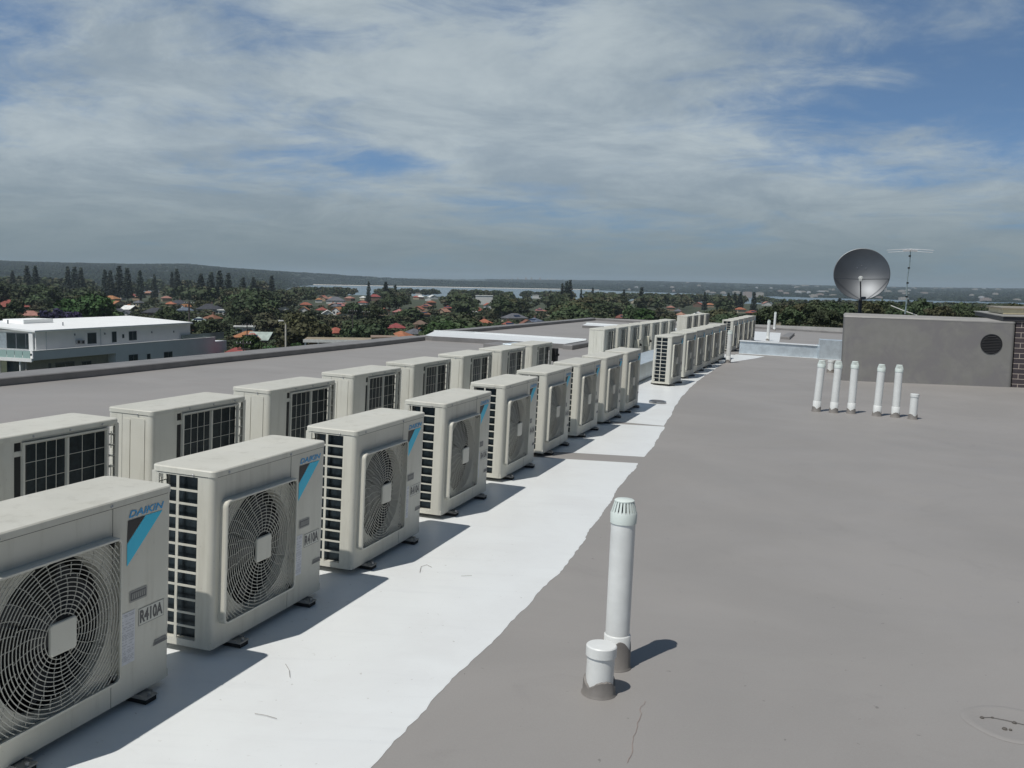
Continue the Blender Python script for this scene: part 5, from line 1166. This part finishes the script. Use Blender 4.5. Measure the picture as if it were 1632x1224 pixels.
# ------------------------------------------------------------------ poles
POLE = mat('pole_wood', (.085, .075, .07), .9, var=.2, scale=1.5); POLEC = mat('pole_pale', (.50, .47, .41), .8, var=.12, scale=.8)
def pole(px, yt, Y, label, r, mt, arms=1, kind='power pole'):
    x = at_dist(px, Y); z0 = gz(x, Y); zt_ = EYE - (yt - hor(px))*Y/FPX; t = thing('power_pole' if arms else 'street_light', label, kind, Matrix.Translation((x, Y, z0)) @ Matrix.Rotation(.4, 4, 'Z')); H = zt_ - z0
    mb = MB(); mb.tube([(0, 0, -.5), (0, 0, H*.5), (0, 0, H)], [r*1.15, r, r*.8], 10); mb.build('shaft', mt, t)
    if arms:
        mb = MB(); mb.box(-1.1, 1.1, -r - .12, -r, H - .6, H - .45); mb.box(-.9, .9, -r - .12, -r, H - 1.4, H - 1.25); mb.build('cross_arm', mt, t)
        mb = MB()
        for q in (-.95, -.45, .45, .95): mb.tube([(q, -r - .06, H - .45), (q, -r - .06, H - .25)], .05, 6)
        mb.build('insulator', WA['white'], t)
    else:
        mb = MB(); mb.tube([(0, 0, H*.98), (-.15, 0, H + .25), (-.4, 0, H + .45)], .05, 8); mb.build('arm', mt, t)
        mb = MB(); mb.prism(rounded(-1.1, -.3, -.2, .2, .15, 3), H + .42, H + .60, .05); mb.build('lamp_head', WA['white'], t)
    OCC.append((px - 3, px + 3, yt, yt + 40, Y)); return t
pole(300.5, 479, 205, 'tall dark wooden power pole behind the right end of the white block', .20, POLE); pole(393, 514, 215, 'thin dark power pole before the white flat roofed house', .13, POLE); pole(387, 541, 140, 'dark pole stump in front of the red tiled house', .13, POLE)
pole(562, 492, 230, 'dark power pole with two cross arms right of the carport', .14, POLE); pole(583, 494, 250, 'slim dark power pole beside the pale gum trunk', .12, POLE)
pole(455, 516, 150, 'pale concrete street light with a white lamp head behind the left kerb', .17, POLEC, 0, 'street light')
# ------------------------------------------------------------------ far shore buildings, tiny
TB = [mat('far_building_%s' % n, c, .8) for n, c in (('cream', (.38, .35, .31)), ('white', (.50, .50, .50)), ('pink', (.35, .29, .26)))]
rs = random.Random(9)
def shore_box(px, py, w, h, Y, label, group):
    x = at_dist(px, Y); z = EYE - (py - hor(px))*Y/FPX; a, b = w*Y/FPX/2, h*Y/FPX; mb = MB(); mb.box(-a, a, 0, 20, -30, b*.9); mb.box(-a*.6, a*.6, 4, 14, b*.9001, b*1.15)
    o = mb.build('far_building', TB[rs.randint(0, 2)]); o.matrix_world = Matrix.Translation((x, Y, z)); tag(o, label, 'building', group)
for i in range(60):
    px = rs.choice((rs.uniform(1225, 1330), rs.uniform(1395, 1450), rs.uniform(1000, 1230), rs.uniform(1450, 1628))); q_ = rs.random()**1.6*.75; d0_ = float(np.interp(px, FPX_, FD)); Y = d0_ + 30 + (8700 - d0_)*q_
    zt_ = EYE + float(np.interp(px, FPX_, FT))*8800/FPX; z = WZ - 1 + (zt_ - WZ + 1)*(math.sin(min(1, (Y - d0_)/(8800 - d0_))*math.pi/2)**1.25) + 3; h_ = rs.uniform(4, 8); w_ = rs.uniform(8, 28)
    shore_box(px, hor(px) + (EYE - z)*FPX/Y, w_*FPX/Y, h_*FPX/Y, Y, 'tiny pale building on the far shore of the bay to either side of the dish', 'pale buildings on the far shore')
for i in range(14): shore_box(rs.uniform(795, 885), rs.uniform(447.2, 449.2), rs.uniform(1.5, 3.5), rs.uniform(2, 5.5), 8300, 'tiny high rise on the distant skyline left of the tall close pines', 'high rises on the distant skyline')
for i in range(8): shore_box(592 + i*7.5 + rs.uniform(-2, 2), 446.2, rs.uniform(4, 8), rs.uniform(1.4, 2.8), 8500, 'tiny pale pink building on the skyline above the far beach', 'pale buildings on the skyline above the beach')
for px, py, w in ((1193, 467, 12), (1212, 468, 12)): shore_box(px, py, w, 1.8, 2600, 'long pale shed by the water, %s of the two above the farthest front row' % ('left' if px < 1200 else 'right'), 'long pale sheds by the water')

# ------------------------------------------------------------------ haze over the whole scene
hm = bpy.data.materials.new('haze_air'); hm.use_nodes = True; nt = hm.node_tree; nt.nodes.clear()
pv = N('ShaderNodeVolumePrincipled'); pv.inputs['Density'].default_value = 0.000088; pv.inputs['Color'].default_value = (.72, .84, .95, 1); pv.inputs['Anisotropy'].default_value = .1
ou = N('ShaderNodeOutputMaterial'); L(pv.outputs[0], ou.inputs['Volume'])
mb = MB(); mb.box(-14000, 14000, -60, 13000, -75, 85); hz = mb.build('haze', hm); tag(hz, kind='stuff')
HAZE_BOX = hz
